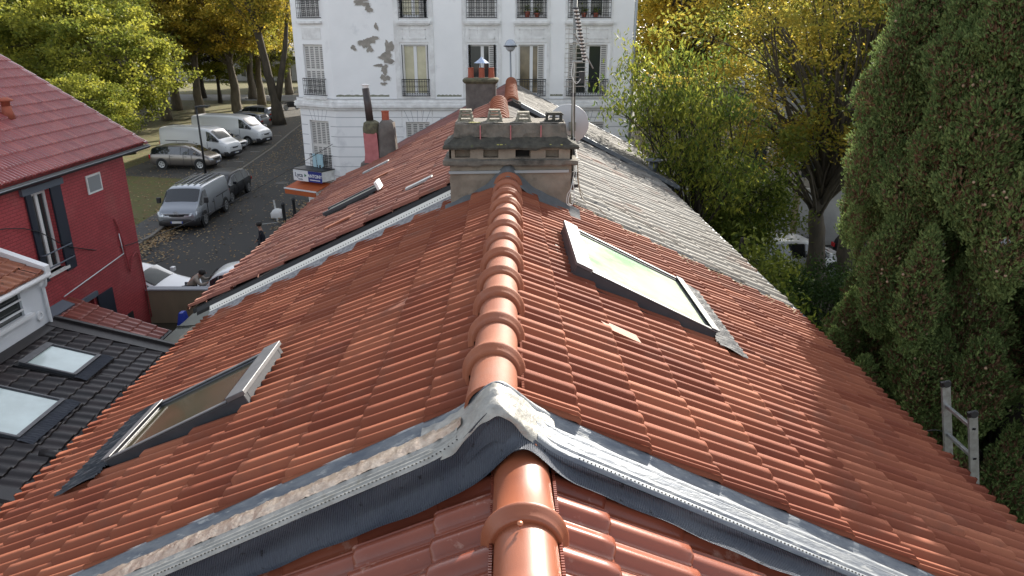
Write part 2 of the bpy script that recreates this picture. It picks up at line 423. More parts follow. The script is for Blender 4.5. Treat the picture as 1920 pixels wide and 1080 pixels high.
def np_mesh(name, V, F, mats, parent=None, tint=None, smooth=False, label=None, off=None):
    """V (n,3), F (m,k) numpy arrays; tint per vertex"""
    me = bpy.data.meshes.new(name)
    o3 = origin_of(parent) if off is None else off
    V = V - np.array([o3[0], o3[1], o3[2]])
    k = F.shape[1]
    me.vertices.add(len(V)); me.loops.add(F.size); me.polygons.add(len(F))
    me.vertices.foreach_set('co', V.astype(np.float32).ravel())
    me.loops.foreach_set('vertex_index', F.astype(np.int32).ravel())
    me.polygons.foreach_set('loop_start', (np.arange(len(F)) * k).astype(np.int32))
    me.polygons.foreach_set('loop_total', np.full(len(F), k, np.int32))
    me.update(calc_edges=True)
    if smooth: me.polygons.foreach_set('use_smooth', np.ones(len(F), bool))
    if tint is not None:
        a = me.attributes.new('tint', 'FLOAT', 'POINT')
        a.data.foreach_set('value', tint.astype(np.float32))
    if not isinstance(mats, (list, tuple)): mats = [mats]
    for q in mats: me.materials.append(M[q])
    o = bpy.data.objects.new(name, me); COL.objects.link(o)
    if parent: o.parent = parent
    if label: o['label'] = label
    return o

def copy_tree(o, parent=None):
    c = o.copy(); COL.objects.link(c)
    if parent: c.parent = parent
    for ch in [x for x in o.children]:
        copy_tree(ch, c)
    return c

def text_mesh(name, s, size, matname, loc, xdir, updir, parent=None, extrude=.004, bold=0.0):
    cu = bpy.data.curves.new(name, 'FONT'); cu.body = s; cu.size = size; cu.extrude = extrude; cu.offset = bold
    cu.align_x = 'CENTER'; cu.align_y = 'CENTER'
    t = bpy.data.objects.new(name, cu); COL.objects.link(t)
    dg = bpy.context.evaluated_depsgraph_get()
    me = bpy.data.meshes.new_from_object(t.evaluated_get(dg))
    bpy.data.objects.remove(t)
    x = Vector(xdir).normalized(); u = Vector(updir).normalized(); n = x.cross(u)
    mtx = Matrix(((x.x, u.x, n.x, loc[0]), (x.y, u.y, n.y, loc[1]), (x.z, u.z, n.z, loc[2]), (0, 0, 0, 1)))
    me.transform(mtx)
    off = origin_of(parent)
    me.transform(Matrix.Translation(-off))
    me.materials.clear(); me.materials.append(M[matname])
    o = bpy.data.objects.new(name, me); COL.objects.link(o)
    if parent: o.parent = parent
    return o

# ------------------------------------------------------------------ tiled slopes
PROF2 = [(0, .006), (.012, .036), (.03, .040), (.20, .040), (.245, .010), (.26, .006), (.34, .003), (.41, .016), (.47, .034), (.50, .040), (.515, .036), (.52, .040), (.68, .040), (.725, .008), (.82, .002), (.90, .016), (.97, .036), (.992, .040), (1.0, .006)]
PROFM = [(0, .006), (.012, .034), (.03, .037), (.26, .037), (.31, .004), (.40, .001), (.465, .020), (.50, .034), (.52, .035), (.635, .035), (.68, .004), (.84, .001), (.94, .018), (.985, .034), (1.0, .006)]
PROF1 = [(0, .004), (.06, .026), (.10, .028), (.45, .028), (.53, .002), (.85, .000), (1.0, .004)]
PROFS = [(0, .0), (.10, .036), (.45, .038), (.55, .0), (1.0, .0)]

def tiled_slope(name, matn, parent, X0, z0, slope, side, y0, y1, xlen, L=.375, W=.30, prof=PROF2, step=.022, hs=1.0, ridge_dx=0.0, seed=1,
                label=None, yr=None, rough=0.0009, start=0.0, skip=None):
    """Roof slope falling along side*X from the line X=X0, height z0; courses along Y. Tiles laid from the far end y1 to y0."""
    rs = np.random.RandomState(seed)
    c = 1 / math.sqrt(1 + slope * slope); sn = slope * c
    e = np.array([side * c, 0, -sn]); n = np.array([side * sn, 0, c])
    total = xlen / c
    nc = int(math.ceil(total / L))
    nt = int(math.ceil((y1 - y0) / W))
    us = np.array([p[0] for p in prof]); hh = np.array([p[1] for p in prof]) * hs
    V = []; F = []; T = []
    base = 0
    k = len(us)
    rows = [(-.03, .0, 1.0), (.80, .82, 1.0), (.93, .97, 1.0), (.975, .92, .86), (.995, .8, .45), (1.0, .55, .12), (1.004, -.25, 0.0)]
    for ci in range(nc):
        l0 = ci * L
        for ti in range(nt):
            ya = y1 - ti * W; yb = max(y1 - (ti + 1) * W, y0)
            if yr is not None:
                xc = l0 * c
                lo, hi = yr(xc)
                if ya > hi + 1e-6 or yb < lo - 1e-6: continue
            if skip is not None and skip(l0 * c, (ya + yb) / 2): continue
            jit = rs.normal(0, .0012 + rough); tl = rs.normal(0, .0015 + rough)
            tv = min(1, max(0, rs.beta(1.1, 2.0)))
            sl = rs.normal(0, .0025 + rough)
            P = np.zeros((len(rows), k, 3))
            y = ya + (yb - ya) * us
            for ri, (lf, sf, rf) in enumerate(rows):
                l = min(l0 + lf * L, total) + sl
                h = step * sf + hh * rf + jit + tl * (us - .5)
                P[ri, :, 0] = X0 + e[0] * l + n[0] * h
                P[ri, :, 1] = y
                P[ri, :, 2] = z0 + e[2] * l + n[2] * h
            V.append(P.reshape(-1, 3)); T.append(np.full(len(rows) * k, tv))
            for i in range(len(rows) - 1):
                a = base + i * k + np.arange(k - 1)
                q = np.stack([a, a + 1, a + 1 + k, a + k], 1)
                if side < 0: q = q[:, ::-1]
                F.append(q)
            base += len(rows) * k
    V = np.concatenate(V); F = np.concatenate(F); T = np.concatenate(T)
    return np_mesh(name, V, F, matn, parent, T, label=label)

def slope_deck(mb, X0, z0, slope, side, y0, y1, xlen, th=.06, dz=-.008, m=0):
    """thin deck under the tiles"""
    x1 = X0 + side * xlen; z1 = z0 - slope * xlen
    P = [(X0, y0, z0 + dz), (x1, y0, z1 + dz), (x1, y0, z1 + dz - th), (X0, y0, z0 + dz - th)]
    mb.prism([Vector(p) for p in P], (0, y1 - y0, 0), m)

def ridge_cap(parent, name, x, ynear, yfar, z, r, matn, collar=True, zfar=None, n=20, xfar=None, taper=.94, smooth=True, cs=1.0):
    """one ridge tile: barrel with a flared collar at its near end; z is the crest height"""
    x += rnd.uniform(-.004, .004); z += rnd.uniform(-.003, .003)
    mb = MB()
    zf = z if zfar is None else zfar
    xf = x if xfar is None else xfar
    Ln = yfar - ynear
    st = []
    if collar == 'blunt':
        st += [(ynear, r - .01), (ynear, r + .036), (ynear + .03, r + .038), (ynear + .06, r + .02), (ynear + .07, r)]
    elif collar:
        k = r / .11
        for dy, dr in [(0, .001), (.0, .010), (.012, .014), (.026, .022), (.038, .031), (.047, .035), (.055, .033), (.060, .024), (.064, .008), (.068, .002)]:
            st.append((ynear + dy * k, r + dr * k * cs))
    else:
        st.append((ynear, r))
    st.append((ynear + Ln * .5, r * (1 + taper) / 2)); st.append((yfar + .03, r * taper))
    rows = []
    for (y, rr) in st:
        f = (y - ynear) / max(Ln, 1e-6)
        cx = x + (xf - x) * f; cz = z + (zf - z) * f - r
        row = []
        ext = (rr - r) if rr > r else 0
        row.append((cx - rr * 1.0, y, cz - .055 - .0 * ext))
        for j in range(n + 1):
            t = math.pi * (1 - j / n)
            row.append((cx + rr * math.cos(t), y, cz + rr * math.sin(t)))
        row.append((cx + rr * 1.0, y, cz - .055))
        rows.append(row)
    mb.grid(rows, flip=True)
    # inner lip so the near end reads as thick clay
    y, rr = st[0]
    cz = z - r
    r2 = [[(x + a * math.cos(math.pi * (1 - j / n)), y, cz + a * math.sin(math.pi * (1 - j / n))) for j in range(n + 1)] for a in (rr, rr - .014)]
    mb.grid(r2, flip=False)
    return mb.build(name, matn, parent, smooth=smooth)

def comb(mb, x, side, y0, y1, zf, slope, pitch=.011):
    y = y0
    while y < y1:
        xx = x + side * .012
        z = zf(abs(xx))
        mb.box(min(x, xx), max(x, xx), y, y + pitch * .55, z - .01, z + .045)
        y += pitch

def wall_holes(mb, O, ux, n, length, z0, z1, holes, depth=.22, m=0, mr=None):
    """vertical wall from O along ux with rectangular holes [(a0,a1,z0,z1)] and reveals going inward (-n)"""
    O = Vector(O); ux = Vector(ux).normalized(); n = Vector(n).normalized(); mr = m if mr is None else mr
    xs = sorted(set([0, length] + [h[0] for h in holes] + [h[1] for h in holes]))
    zs = sorted(set([z0, z1] + [h[2] for h in holes] + [h[3] for h in holes]))
    P = lambda a, z, d=0: O + ux * a + Vector((0, 0, z)) - n * d
    fl = ux.cross(Vector((0, 0, 1))).dot(n) < 0
    def q(vs, mm):
        f = (0, 1, 2, 3)
        mb.add(vs, [tuple(reversed(f)) if fl else f], mm)
    for i in range(len(xs) - 1):
        for j in range(len(zs) - 1):
            cx = (xs[i] + xs[i + 1]) / 2; cz = (zs[j] + zs[j + 1]) / 2
            if any(h[0] < cx < h[1] and h[2] < cz < h[3] for h in holes): continue
            q([P(xs[i], zs[j]), P(xs[i + 1], zs[j]), P(xs[i + 1], zs[j + 1]), P(xs[i], zs[j + 1])], m)
    for (a, b, c, d) in holes:
        q([P(a, c), P(a, c, depth), P(b, c, depth), P(b, c)][::-1] if False else [P(a, c), P(b, c), P(b, c, depth), P(a, c, depth)][::-1], mr)
        q([P(a, d), P(b, d), P(b, d, depth), P(a, d, depth)], mr)
        q([P(a, c), P(a, d), P(a, d, depth), P(a, c, depth)], mr)
        q([P(b, c), P(b, c, depth), P(b, d, depth), P(b, d)], mr)

# ------------------------------------------------------------------ skylights
def skylight(name, parent, X0, z0, slope, side, xa, xb, ya, yb, hgt, pane, label, hood=.05, opened=0.0, apron=.0, apr_ext=.30, frame='sky_frame', aprmat='lead_sky'):
    """roof window on a slope: frame box, aluminium trims, pane, apron flashing"""
    c = 1 / math.sqrt(1 + slope * slope); sn = slope * c
    e1 = Vector((0, 1, 0)); e2 = Vector((side * c, 0, -sn)); n = Vector((side * sn, 0, c))
    O = Vector((X0, 0, z0))
    a0, a1, b0, b1 = ya, yb, xa / c, xb / c
    fr = MB()
    t = .055
    hg = lambda b: hgt + opened * (1 - (b - b0) / (b1 - b0))
    def side_box(A0, A1, B0, B1, mm=0):
        P = lambda a, b, h: O + e1 * a + e2 * b + n * h
        vs = [P(A0, B0, -.01), P(A1, B0, -.01), P(A1, B1, -.01), P(A0, B1, -.01), P(A0, B0, hg(B0)), P(A1, B0, hg(B0)), P(A1, B1, hg(B1)), P(A0, B1, hg(B1))]
        fs = [(0, 3, 2, 1), (4, 5, 6, 7), (0, 1, 5, 4), (1, 2, 6, 5), (2, 3, 7, 6), (3, 0, 4, 7)]
        if side > 0: fs = [tuple(reversed(f)) for f in fs]
        fr.add(vs, fs, mm)
    side_box(a0, a0 + t, b0, b1); side_box(a1 - t, a1, b0, b1)
    side_box(a0 + t, a1 - t, b0, b0 + t * 1.6); side_box(a0 + t, a1 - t, b1 - t, b1)
    f = fr.build('skylight', frame, parent, label=label, bevel=.006)
    # aluminium covers
    al = MB()
    tilt = opened / (b1 - b0)
    def top(A0, A1, B0, B1, h0, h1):
        P = lambda a, b, h: O + e1 * a + e2 * b + n * (hg(b) + h)
        vs = [P(A0, B0, h0), P(A1, B0, h0), P(A1, B1, h0), P(A0, B1, h0), P(A0, B0, h1), P(A1, B0, h1), P(A1, B1, h1), P(A0, B1, h1)]
        fs = [(0, 3, 2, 1), (4, 5, 6, 7), (0, 1, 5, 4), (1, 2, 6, 5), (2, 3, 7, 6), (3, 0, 4, 7)]
        if side > 0: fs = [tuple(reversed(q)) for q in fs]
        al.add(vs, fs)
    top(a0 - .012, a1 + .012, b0 - .02, b0 + .12, .002, hood)
    top(a0 - .008, a0 + .030, b0 + .125, b1, .002, .014)
    top(a1 - .030, a1 + .008, b0 + .125, b1, .002, .014)
    top(a0 - .008, a1 + .008, b1 - .055, b1 + .015, .016, .026)
    al.build('cover_trim', 'sky_alu', f, bevel=.004)
    P = lambda a, b, h: O + e1 * a + e2 * b + n * (hg(b) + h)
    pn = MB(); vs = [P(a0 + t - .01, b0 + .10, -.012), P(a1 - t + .01, b0 + .10, -.012), P(a1 - t + .01, b1 - t + .01, -.012), P(a0 + t - .01, b1 - t + .01, -.012)]
    fq = (0, 1, 2, 3)
    pn.prism(vs, -n * .015)
    pn.build('pane', pane, f)
    # black recess / side flashing and pleated apron
    ap = MB()
    ap.obox(O, e1, e2, n, a0 - .05, a1 + .05, b0 - .08, b1, .0, .036)
    ap.build('side_flashing', 'blackgap', f)
    if apron > 0:
        rows = []
        N = 90
        for i, bb in enumerate(np.linspace(b1 + .003, b1 + apron, 7)):
            row = []
            for j in range(N + 1):
                a = a0 - apr_ext * .6 + (a1 - a0 + apr_ext * 1.2) * j / N
                h = .078 + .008 * math.sin(j * 2.4) + .006 * math.sin(j * .9 + i) + (.0 if i < 5 else -.006)
                row.append(O + e1 * a + e2 * bb + n * h)
            rows.append(row)
        am = MB(); am.grid(rows, flip=(side < 0))
        am.build('apron', aprmat, f, smooth=True)
    return f

# ================================================================== GROUND
def sheet(name, poly, z, matn):
    mb = MB(); mb.add([(x, y, z) for x, y in poly], [tuple(range(len(poly)))])
    o = mb.build(name, matn); tagp(o, kind='structure'); return o
sheet('ground', [(-400, -60), (400, -60), (400, 600), (-400, 600)], -.012, 'soil')
sheet('street', [(-9.0, 20.5), (-9.2, 30), (-12.2, 50), (-15.2, 78), (-17.5, 100), (-23.5, 100), (-19.0, 63.9), (-16.9, 45), (-15.25, 29), (-15.1, 24), (-40, 22), (-40, 20.5)], -.004, 'asphalt')
sheet('parking_strip', [(-16.95, 42.4), (-19.1, 64), (-23.6, 100), (-29, 100), (-25.2, 68), (-24.6, 44.4)], -.002, 'asphalt2')
sheet('park_lawn', [(-15.35, 30), (-16.95, 42.4), (-24.6, 44.4), (-25.2, 68), (-29, 96), (-36, 135), (-200, 135), (-200, 24), (-15.3, 24.0)], .0, 'grass')
sheet('park_path', [(-27.5, 96), (-27.5, 105), (-120, 112), (-120, 102)], .006, 'path')
kb = MB()
def kerb_line(pts, w=.15, h=.12):
    for (xa, ya), (xb, yb) in zip(pts[:-1], pts[1:]):
        d = Vector((xb - xa, yb - ya, 0)); L_ = d.length; d.normalize(); n_ = Vector((-d.y, d.x, 0))
        kb.obox((xa, ya, -.01), d, n_, Vector((0, 0, 1)), 0, L_ + .002, -w / 2, w / 2, 0, h)
kerb_line([(-15.15, 24), (-15.3, 30), (-16.0, 36), (-16.85, 42.2)])
kerb_line([(-16.85, 42.5), (-17.9, 55), (-19.05, 64), (-21, 82)], .14, .035)
tagp(kb.build('kerb', 'kerb'), kind='structure')
sheet('pavement', [(-15.25, 24), (-15.38, 30), (-16.1, 36), (-17.2, 36), (-16.9, 31), (-17.6, 24)], .008, 'pave')
mk = MB()
def mark(x0, y0, x1, y1, w=.10):
    d = Vector((x1 - x0, y1 - y0, 0)); L_ = d.length; d.normalize(); n_ = Vector((-d.y, d.x, 0))
    P = [Vector((x0, y0, .004)) - n_ * w / 2, Vector((x1, y1, .004)) - n_ * w / 2, Vector((x1, y1, .004)) + n_ * w / 2, Vector((x0, y0, .004)) + n_ * w / 2]
    mk.add(P, [(0, 1, 2, 3)])
mark(-12.27, 37.2, -10.6, 32.4, .09); mark(-11.5, 32.0, -10.55, 32.5, .1)
for (x, y) in [(-18.0, 49.3), (-18.3, 53.6), (-18.7, 58.0), (-19.3, 62.5)]:
    mark(x - .7, y, x, y - .05, .1)
tagp(mk.build('road_marking', 'roadpaint'), kind='structure')
mh = MB(); mh.lathe((-13.2, 41.8, 0), [(.42, -.004), (.42, .005), (.36, .005), (.36, .002), (.0, .002)], 24)
tagp(mh.build('manhole_cover', 'blackpl'), 'dark round manhole cover set in the shaded street', 'manhole cover')

# ================================================================== OUR ROW OF HOUSES
# --- front house
FH = thing('front_house', 'nearest low house with glossy terracotta tiles and clay ridge below the lead flashing', 'house', (0.06, 1.0, 0))
sk_f = .48
def in_front(x, y): return False
for s in (1, -1):
    tiled_slope('tile_roof', 'terra_gloss', FH, .06, 6.588, sk_f, s, .3, 2.70, 2.6, seed=3 + s, W=.30)
dk = MB()
for s in (1, -1): slope_deck(dk, .06, 6.588, sk_f, s, -3.0, 2.62, 3.3)
dk.build('roof_deck', 'blackgap', FH)
ridge_cap(FH, 'ridge_tile', .066, 2.075, 2.62, 6.70, .122, 'ridge_gloss', xfar=.06)
ridge_cap(FH, 'ridge_tile', .066, 1.64, 2.075, 6.70, .122, 'ridge_gloss')
ridge_cap(FH, 'ridge_tile', .066, 1.2, 1.64, 6.70, .122, 'ridge_gloss')
cb = MB()
for s in (1, -1): comb(cb, .066 + s * .118, s, 1.2, 2.6, lambda x: 6.615 - .48 * abs(.118), .48, .013)
tagp(cb.build('ridge_comb', 'terra_gloss', FH), kind='stuff')
nl = MB(); nl.lathe((.045, 2.045, 6.698), [(.0, .0), (.004, .0), (.004, .012), (.011, .013), (.011, .017), (.006, .021), (.0, .022)], 10, axis=(0, -.25, 1))
nl.build('ridge_screw', 'copper', FH, smooth=True)
wl = MB(); wl.box(-3.1, 3.2, -3, 2.5, 0, 4.9); wl.build('wall', 'housewall', FH)

# --- middle (new roof) house
MH = thing('middle_house', 'long house with new matt terracotta tiles between the lead flashing and stone chimney', 'house', (0, 5.4, 0))
S_ = .48; Z0 = 6.76
def skR(x, y): return .40 < x < 1.55 and 5.16 < y < 6.46
def skL(x, y): return 1.5 < x < 2.62 and 4.16 < y < 5.0
tiled_slope('tile_roof', 'terra', MH, -.02, Z0, S_, 1, 2.84, 8.10, 3.56, seed=11, W=.225, prof=PROFM, step=.034, hs=1.12, skip=skR)
tiled_slope('tile_roof', 'terra', MH, -.02, Z0, S_, -1, 2.84, 7.95, 3.55, seed=12, W=.225, prof=PROFM, step=.034, hs=1.12, skip=skL)
dk = MB()
for s in (1, -1): slope_deck(dk, -.02, Z0, S_, s, 2.58, 8.1, 3.50)
dk.build('roof_deck', 'blackgap', MH)
ys = [2.735] + [3.06 + .4 * k for k in range(13)]
def rx(y): return -.065 + (y - 2.7) / 4.8 * .085
for a, b in zip(ys[:-1], ys[1:]):
    if a > 7.5: break
    ridge_cap(MH, 'ridge_tile', rx(a), a, b, 6.885, .116, 'ridge', collar=a > 2.9, xfar=rx(b))
cb = MB()
for s in (1, -1): comb(cb, -.03 + s * .10, s, 2.9, 7.5, lambda x: Z0 - .04, .48, .016)
tagp(cb.build('ridge_comb', 'terra', MH), kind='stuff')
wl = MB(); wl.box(-3.25, 3.25, 2.6, 8.1, 0, 5.0); wl.prism([(-3.25, 2.6, 5.0), (3.25, 2.6, 5.0), (0, 2.6, 6.6)], (0, 5.5, 0)); wl.build('wall', 'housewall', MH)
gt = MB()
gt.tube([(3.58, 2.0, 4.98), (3.58, 8.2, 4.98)], .05, 8); gt.tube([(-3.58, 2.0, 4.98), (-3.58, 8.0, 4.98)], .05, 8)
gt.build('gutter', 'gutter', MH, smooth=True)
ed = MB()
for s in (1, -1): ed.box(min(s * 3.54, s * 3.58), max(s * 3.54, s * 3.58), 2.6, 8.0, 4.99, 5.03)
ed.build('eave_trim', 'gutter', MH)
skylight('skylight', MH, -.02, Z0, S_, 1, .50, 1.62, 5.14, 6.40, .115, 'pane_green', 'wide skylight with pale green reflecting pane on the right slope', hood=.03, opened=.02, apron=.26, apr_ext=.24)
skylight('skylight', MH, -.02, Z0, S_, -1, 1.64, 2.64, 4.16, 4.94, .10, 'pane_brown', 'skylight with dark brown pane and thick metal hood on the left slope', hood=.035, opened=.02, apron=.34, apr_ext=.24)
# repair patch tiles, lighter clay
pt = MB()
def slab(mb, X0, z0, slope, side, xa, xb, ya, yb, h0, h1, cut=.0, m=0):
    c = 1 / math.sqrt(1 + slope * slope); sn = slope * c
    e1 = Vector((0, 1, 0)); e2 = Vector((side * c, 0, -sn)); n = Vector((side * sn, 0, c)); O = Vector((X0, 0, z0))
    P = lambda x, y: O + e1 * y + e2 * (x / c) + n * h0
    poly = [P(xa + cut, ya), P(xb, ya), P(xb - cut * .3, yb), P(xa, yb)]
    mb.prism(poly, n * (h1 - h0), m)
slab(pt, 0, Z0, S_, -1, .60, .90, 4.76, 4.93, .03, .052, .05); slab(pt, 0, Z0, S_, 1, .58, .86, 4.26, 4.38, .03, .052, .06)
build_each(pt, 'patch_tile', 'ridge', MH)

# --- flashing between front and middle house
def band(rows_fn, xs, flip=False):
    return [[rows_fn(x, i) for x in xs] for i in range(rows_fn.n)]
def crest(x, cx, top, r=.15, drop=.0):
    return top - S_ * (math.sqrt((x - cx) ** 2 + .006) - .077)
def bumpz(x, cx, z0, up, w):
    return z0 - S_ * math.sqrt((x - cx) ** 2 + .002) + up * math.exp(-((x - cx) / w) ** 2)
xsF = list(np.concatenate([np.linspace(-3.55, -.5, 60), np.linspace(-.48, .48, 61), np.linspace(.5, 3.55, 60)]))
def f_top(x): return bumpz(x, -.04, 6.775, .128, .14)
def f_low(x): return bumpz(x, .062, 6.655, .085, .14)
def ysh(x, y): return y - .13 * math.exp(-((x + .05) / .17) ** 2) * max(0, min(1, (y - 2.60) / .25))
def wob(x, k): return .006 * math.sin(x * 7.1 + k) + .004 * math.sin(x * 17.3 + 2 * k)
secs = [(2.862, .018), (2.85, .030), (2.828, .030), (2.812, .016), (2.795, .004), (2.78, .000), (2.765, .002), (2.755, .012), (2.735, .014), (2.70, .014)]
rows = [[(x, ysh(x, y) + wob(x, 1) * (1 if i == 0 else .3), f_top(x) + h + (wob(x * 2.3, 3) * .6 if i == 0 else 0)) for x in xsF] for i, (y, h) in enumerate(secs)]
fm = MB(); fm.grid(rows, flip=False); FL = fm.build('flashing', 'zinc', MH, smooth=True, label='galvanised step flashing with punched edge')
secs = [(2.74, .0165), (2.72, .021), (2.71, .010), (2.68, .019), (2.66, .006), (2.635, .004), (2.63, .012), (2.622, .012), (2.617, .004), (2.60, .004), (2.59, .014), (2.565, .012), (2.556, -.006)]
xr = [x for x in xsF if x > .12]; xl = [x for x in xsF if x < -.20]
fm = MB(); fm.grid([[(x, y, f_top(x) + h) for x in xr] for y, h in secs]); fm.build('edge_strip', 'zinc', FL, smooth=True)
secs2 = [(2.752, .015), (2.745, .019), (2.735, .022), (2.72, .026), (2.70, .029), (2.68, .030), (2.66, .027), (2.63, .022), (2.605, .010), (2.602, .016), (2.597, .016), (2.594, .010), (2.575, .010), (2.572, .016), (2.567, .016), (2.564, .010), (2.548, .011), (2.535, .009), (2.528, -.006)]
from mathutils import noise as mnz
def crk(x, y, k=1.0):
    return .008 * k * (mnz.noise((x * 26, y * 60, 1.3)) + .7 * mnz.noise((x * 70, y * 110, 4.1)))
xf_ = list(np.arange(-3.55, -.19, .009))
fm = MB(); fm.grid([[(x, ysh(x, y) + (crk(x, 9) * 1.6 if i == 0 else 0), f_top(x) + h + crk(x, y)) for x in xf_] for i, (y, h) in enumerate(secs2[:8])]); fm.build('foil_strip', 'zinc_crinkle', FL, smooth=True)
fm = MB(); fm.grid([[(x, y, f_top(x) + h) for x in xl] for y, h in secs2[7:]]); fm.build('edge_strip', 'zinc_old', FL, smooth=True)
# holes punched along the strips
ph = MB()
for i, x in enumerate(np.arange(-3.4, 3.4, .017)):
    if -.2 < x < .3: continue
    y = 2.540 if x < 0 else 2.578
    ph.lathe((x, y, f_top(x) + .0125 + (.002 if x > 0 else -.001)), [(.0045, 0), (.0045, .0012), (0, .0012)], 6)
    if i % 2 == 0: ph.lathe((x, 2.822, f_top(x) + .0185), [(.004, 0), (.004, .0012), (0, .0012)], 6)
tagp(ph.build('punched_hole', 'hole', FL), kind='stuff')
# crumpled hood over the ridge
hd = []
xh = np.linspace(-.38, .21, 60)
for i, (y, h) in enumerate([(2.89, -.004), (2.87, .014), (2.85, .022), (2.83, .024), (2.79, .024), (2.75, .026), (2.71, .020), (2.67, .016), (2.63, .012), (2.59, .010), (2.555, .006), (2.540, -.006), (2.534, -.035)]):
    row = []
    for x in xh:
        e = max(0, 1 - abs(x + .06) / .36)
        ed_ = max(0, (abs(x + .085) - .17) / .125); yy = ysh(x, y) - .02 * (abs(x + .03) / .36) + .006 * math.sin(x * 31 + i) + (i / 9.) * .05 * ed_
        row.append((x, yy, f_top(x) + h * (0.5 + e * .5) + .003 + .004 * math.sin(x * 43 + i * 1.7) + .003 * math.sin(x * 91 + i * 4.1)))
    hd.append(row)
fm = MB(); fm.grid(hd); fm.build('ridge_hood', 'zinc_old', FL, smooth=True)
rv = MB()
for x in (-.155, .115): rv.lathe((x, 2.545, f_top(x) - .03), [(0, 0), (.011, 0), (.010, .006), (0, .009)], 10, axis=(0, -1, .3))
build_each(rv, 'rivet', 'copper', FL, smooth=True)
# corrugated lead apron
rows = []
for i, t in enumerate(np.linspace(0, 1, 9)):
    row = []
    for x in xsF:
        zt, zb = f_top(x) - .004, f_low(x) + .012
        z = zt + (zb - zt) * min(1, t * 1.15)
        y = (2.55 if x > 0 else 2.55 - .018 * min(1, -x * 5)) - .006 * t - (.075 * max(0, (t - .55) / .45) ** 1.5) + .004 * math.sin(x * 9 + i)
        if t > .85: y += .012 * math.sin(x * 4.3) ; z += .004 * math.sin(x * 21)
        row.append((x, y, z))
    rows.append(row)
fm = MB(); fm.grid(rows); ap_ = fm.build('lead_apron', 'lead', FL, smooth=True)
fold = MB()
fold.grid([[(x, 2.553 - .012 * i - .002, f_top(x) - .045 - .05 * i + .018 * abs(math.sin((x + .02) * 3))) for x in np.linspace(-.19, .15, 30)] for i in range(3)])
fold.build('apron_fold', 'lead', FL, smooth=True)

# --- rear (old roof) house
BH = thing('rear_house', 'old house behind the stone chimney, weathered red left slope and pale right slope', 'house', (0, 12, 0))
tiled_slope('tile_roof', 'oldR', BH, -.03, 6.81, .48, 1, 8.10, 16.3, 3.54, L=.36, W=.23, prof=PROF1, step=.022, seed=21, rough=.004)
def yrL(x):
    return (8.22, 16.1 + (0 if x > 3.1 else .2))
tiled_slope('tile_roof', 'oldL', BH, -.03, 6.975, .48, -1, 8.06, 16.2, 3.80, L=.36, W=.23, prof=PROF1, step=.022, seed=22, rough=.005)
dk = MB(); slope_deck(dk, -.03, 6.81, .48, 1, 8.1, 16.3, 3.48); slope_deck(dk, -.03, 6.975, .48, -1, 8.04, 16.2, 3.74); dk.build('roof_deck', 'blackgap', BH)
for k in range(19):
    y = 8.35 + k * .41
    ridge_cap(BH, 'ridge_tile', -.06 - .005 * k, y, y + .41, 7.01, .15, 'ridge', n=14, taper=.86, smooth=False, collar='blunt')
wl = MB(); wl.box(-3.6, 3.3, 8.15, 16.2, 0, 5.0); wl.prism([(-3.6, 8.15, 4.99), (3.3, 8.15, 4.99), (0, 8.15, 6.75)], (0, 8.05, 0)); wl.build('wall', 'housewall', BH)
gt = MB(); gt.tube([(3.60, 8.0, 5.02), (3.60, 16.3, 5.02)], .05, 8); gt.build('gutter', 'gutter', BH, smooth=True)
et = MB(); et.prism([(3.53, 8.0, 5.115), (3.575, 8.0, 5.09), (3.575, 8.0, 5.04), (3.50, 8.0, 5.07)], (0, 8.3, 0)); et.build('eave_trim', 'zinc', BH)
# party verge on the left slope: cement fillet, white strip, black gap
def strip_on(mb, xa, xb, ya, yb, za, zb, X0=0, slope=.48, side=-1, th=.02, m=0, dya=0, dyb=0):
    """ribbon following the slope between X=xa..xb, from (ya,za above Z0 plane) to (yb,zb)"""
    P = []
    for (x, y, h) in [(xa, ya, za), (xb, ya + dya, za), (xb, yb + dyb, zb), (xa, yb, zb)]:
        P.append(Vector((X0 + side * x, y, Z0 - slope * x + h)))
    d = Vector((0, 0, -th))
    mb.prism(P, d, m)
fm = MB(); strip_on(fm, .55, 3.55, 7.80, 7.985, .05, .105, dya=.05, dyb=.0); fm.build('cement_fillet', 'cement', BH)
fm = MB(); strip_on(fm, .55, 3.55, 7.985, 8.015, .106, .168); fm.build('white_edge_strip', 'white_strip', BH)
fm = MB(); strip_on(fm, .3, 3.72, 8.016, 8.04, .165, .215, th=.04); fm.build('verge_gap_shade', 'blackgap', BH)  # black strip paints the shaded gap under the raised tile edge
fm = MB()
for x in np.arange(.6, 3.55, .03): fm.lathe((-x, 7.994, Z0 - .48 * x + .128), [(.006, 0), (.006, .002), (0, .002)], 6, axis=(0, -.9, .4))
tagp(fm.build('punched_hole', 'hole', BH), kind='stuff')
fm = MB(); fm.prism([(-3.55, 8.05, 4.90), (-4.05, 8.12, 4.76), (-4.05, 8.12, 4.62), (-3.55, 8.05, 4.72)], (0, .38, 0))
fm.build('stone_corbel', 'stone_lite', BH, bevel=.03)
fm = MB(); fm.box(-3.95, -3.65, 8.06, 8.4, 4.2, 4.6); fm.build('stone_corbel', 'stone_lite', BH, bevel=.03)
fm = MB(); fm.box(-3.84, -3.60, 7.5, 7.8, 4.3, 4.52); fm.build('stone_corbel', 'stone_lite', BH, bevel=.03)
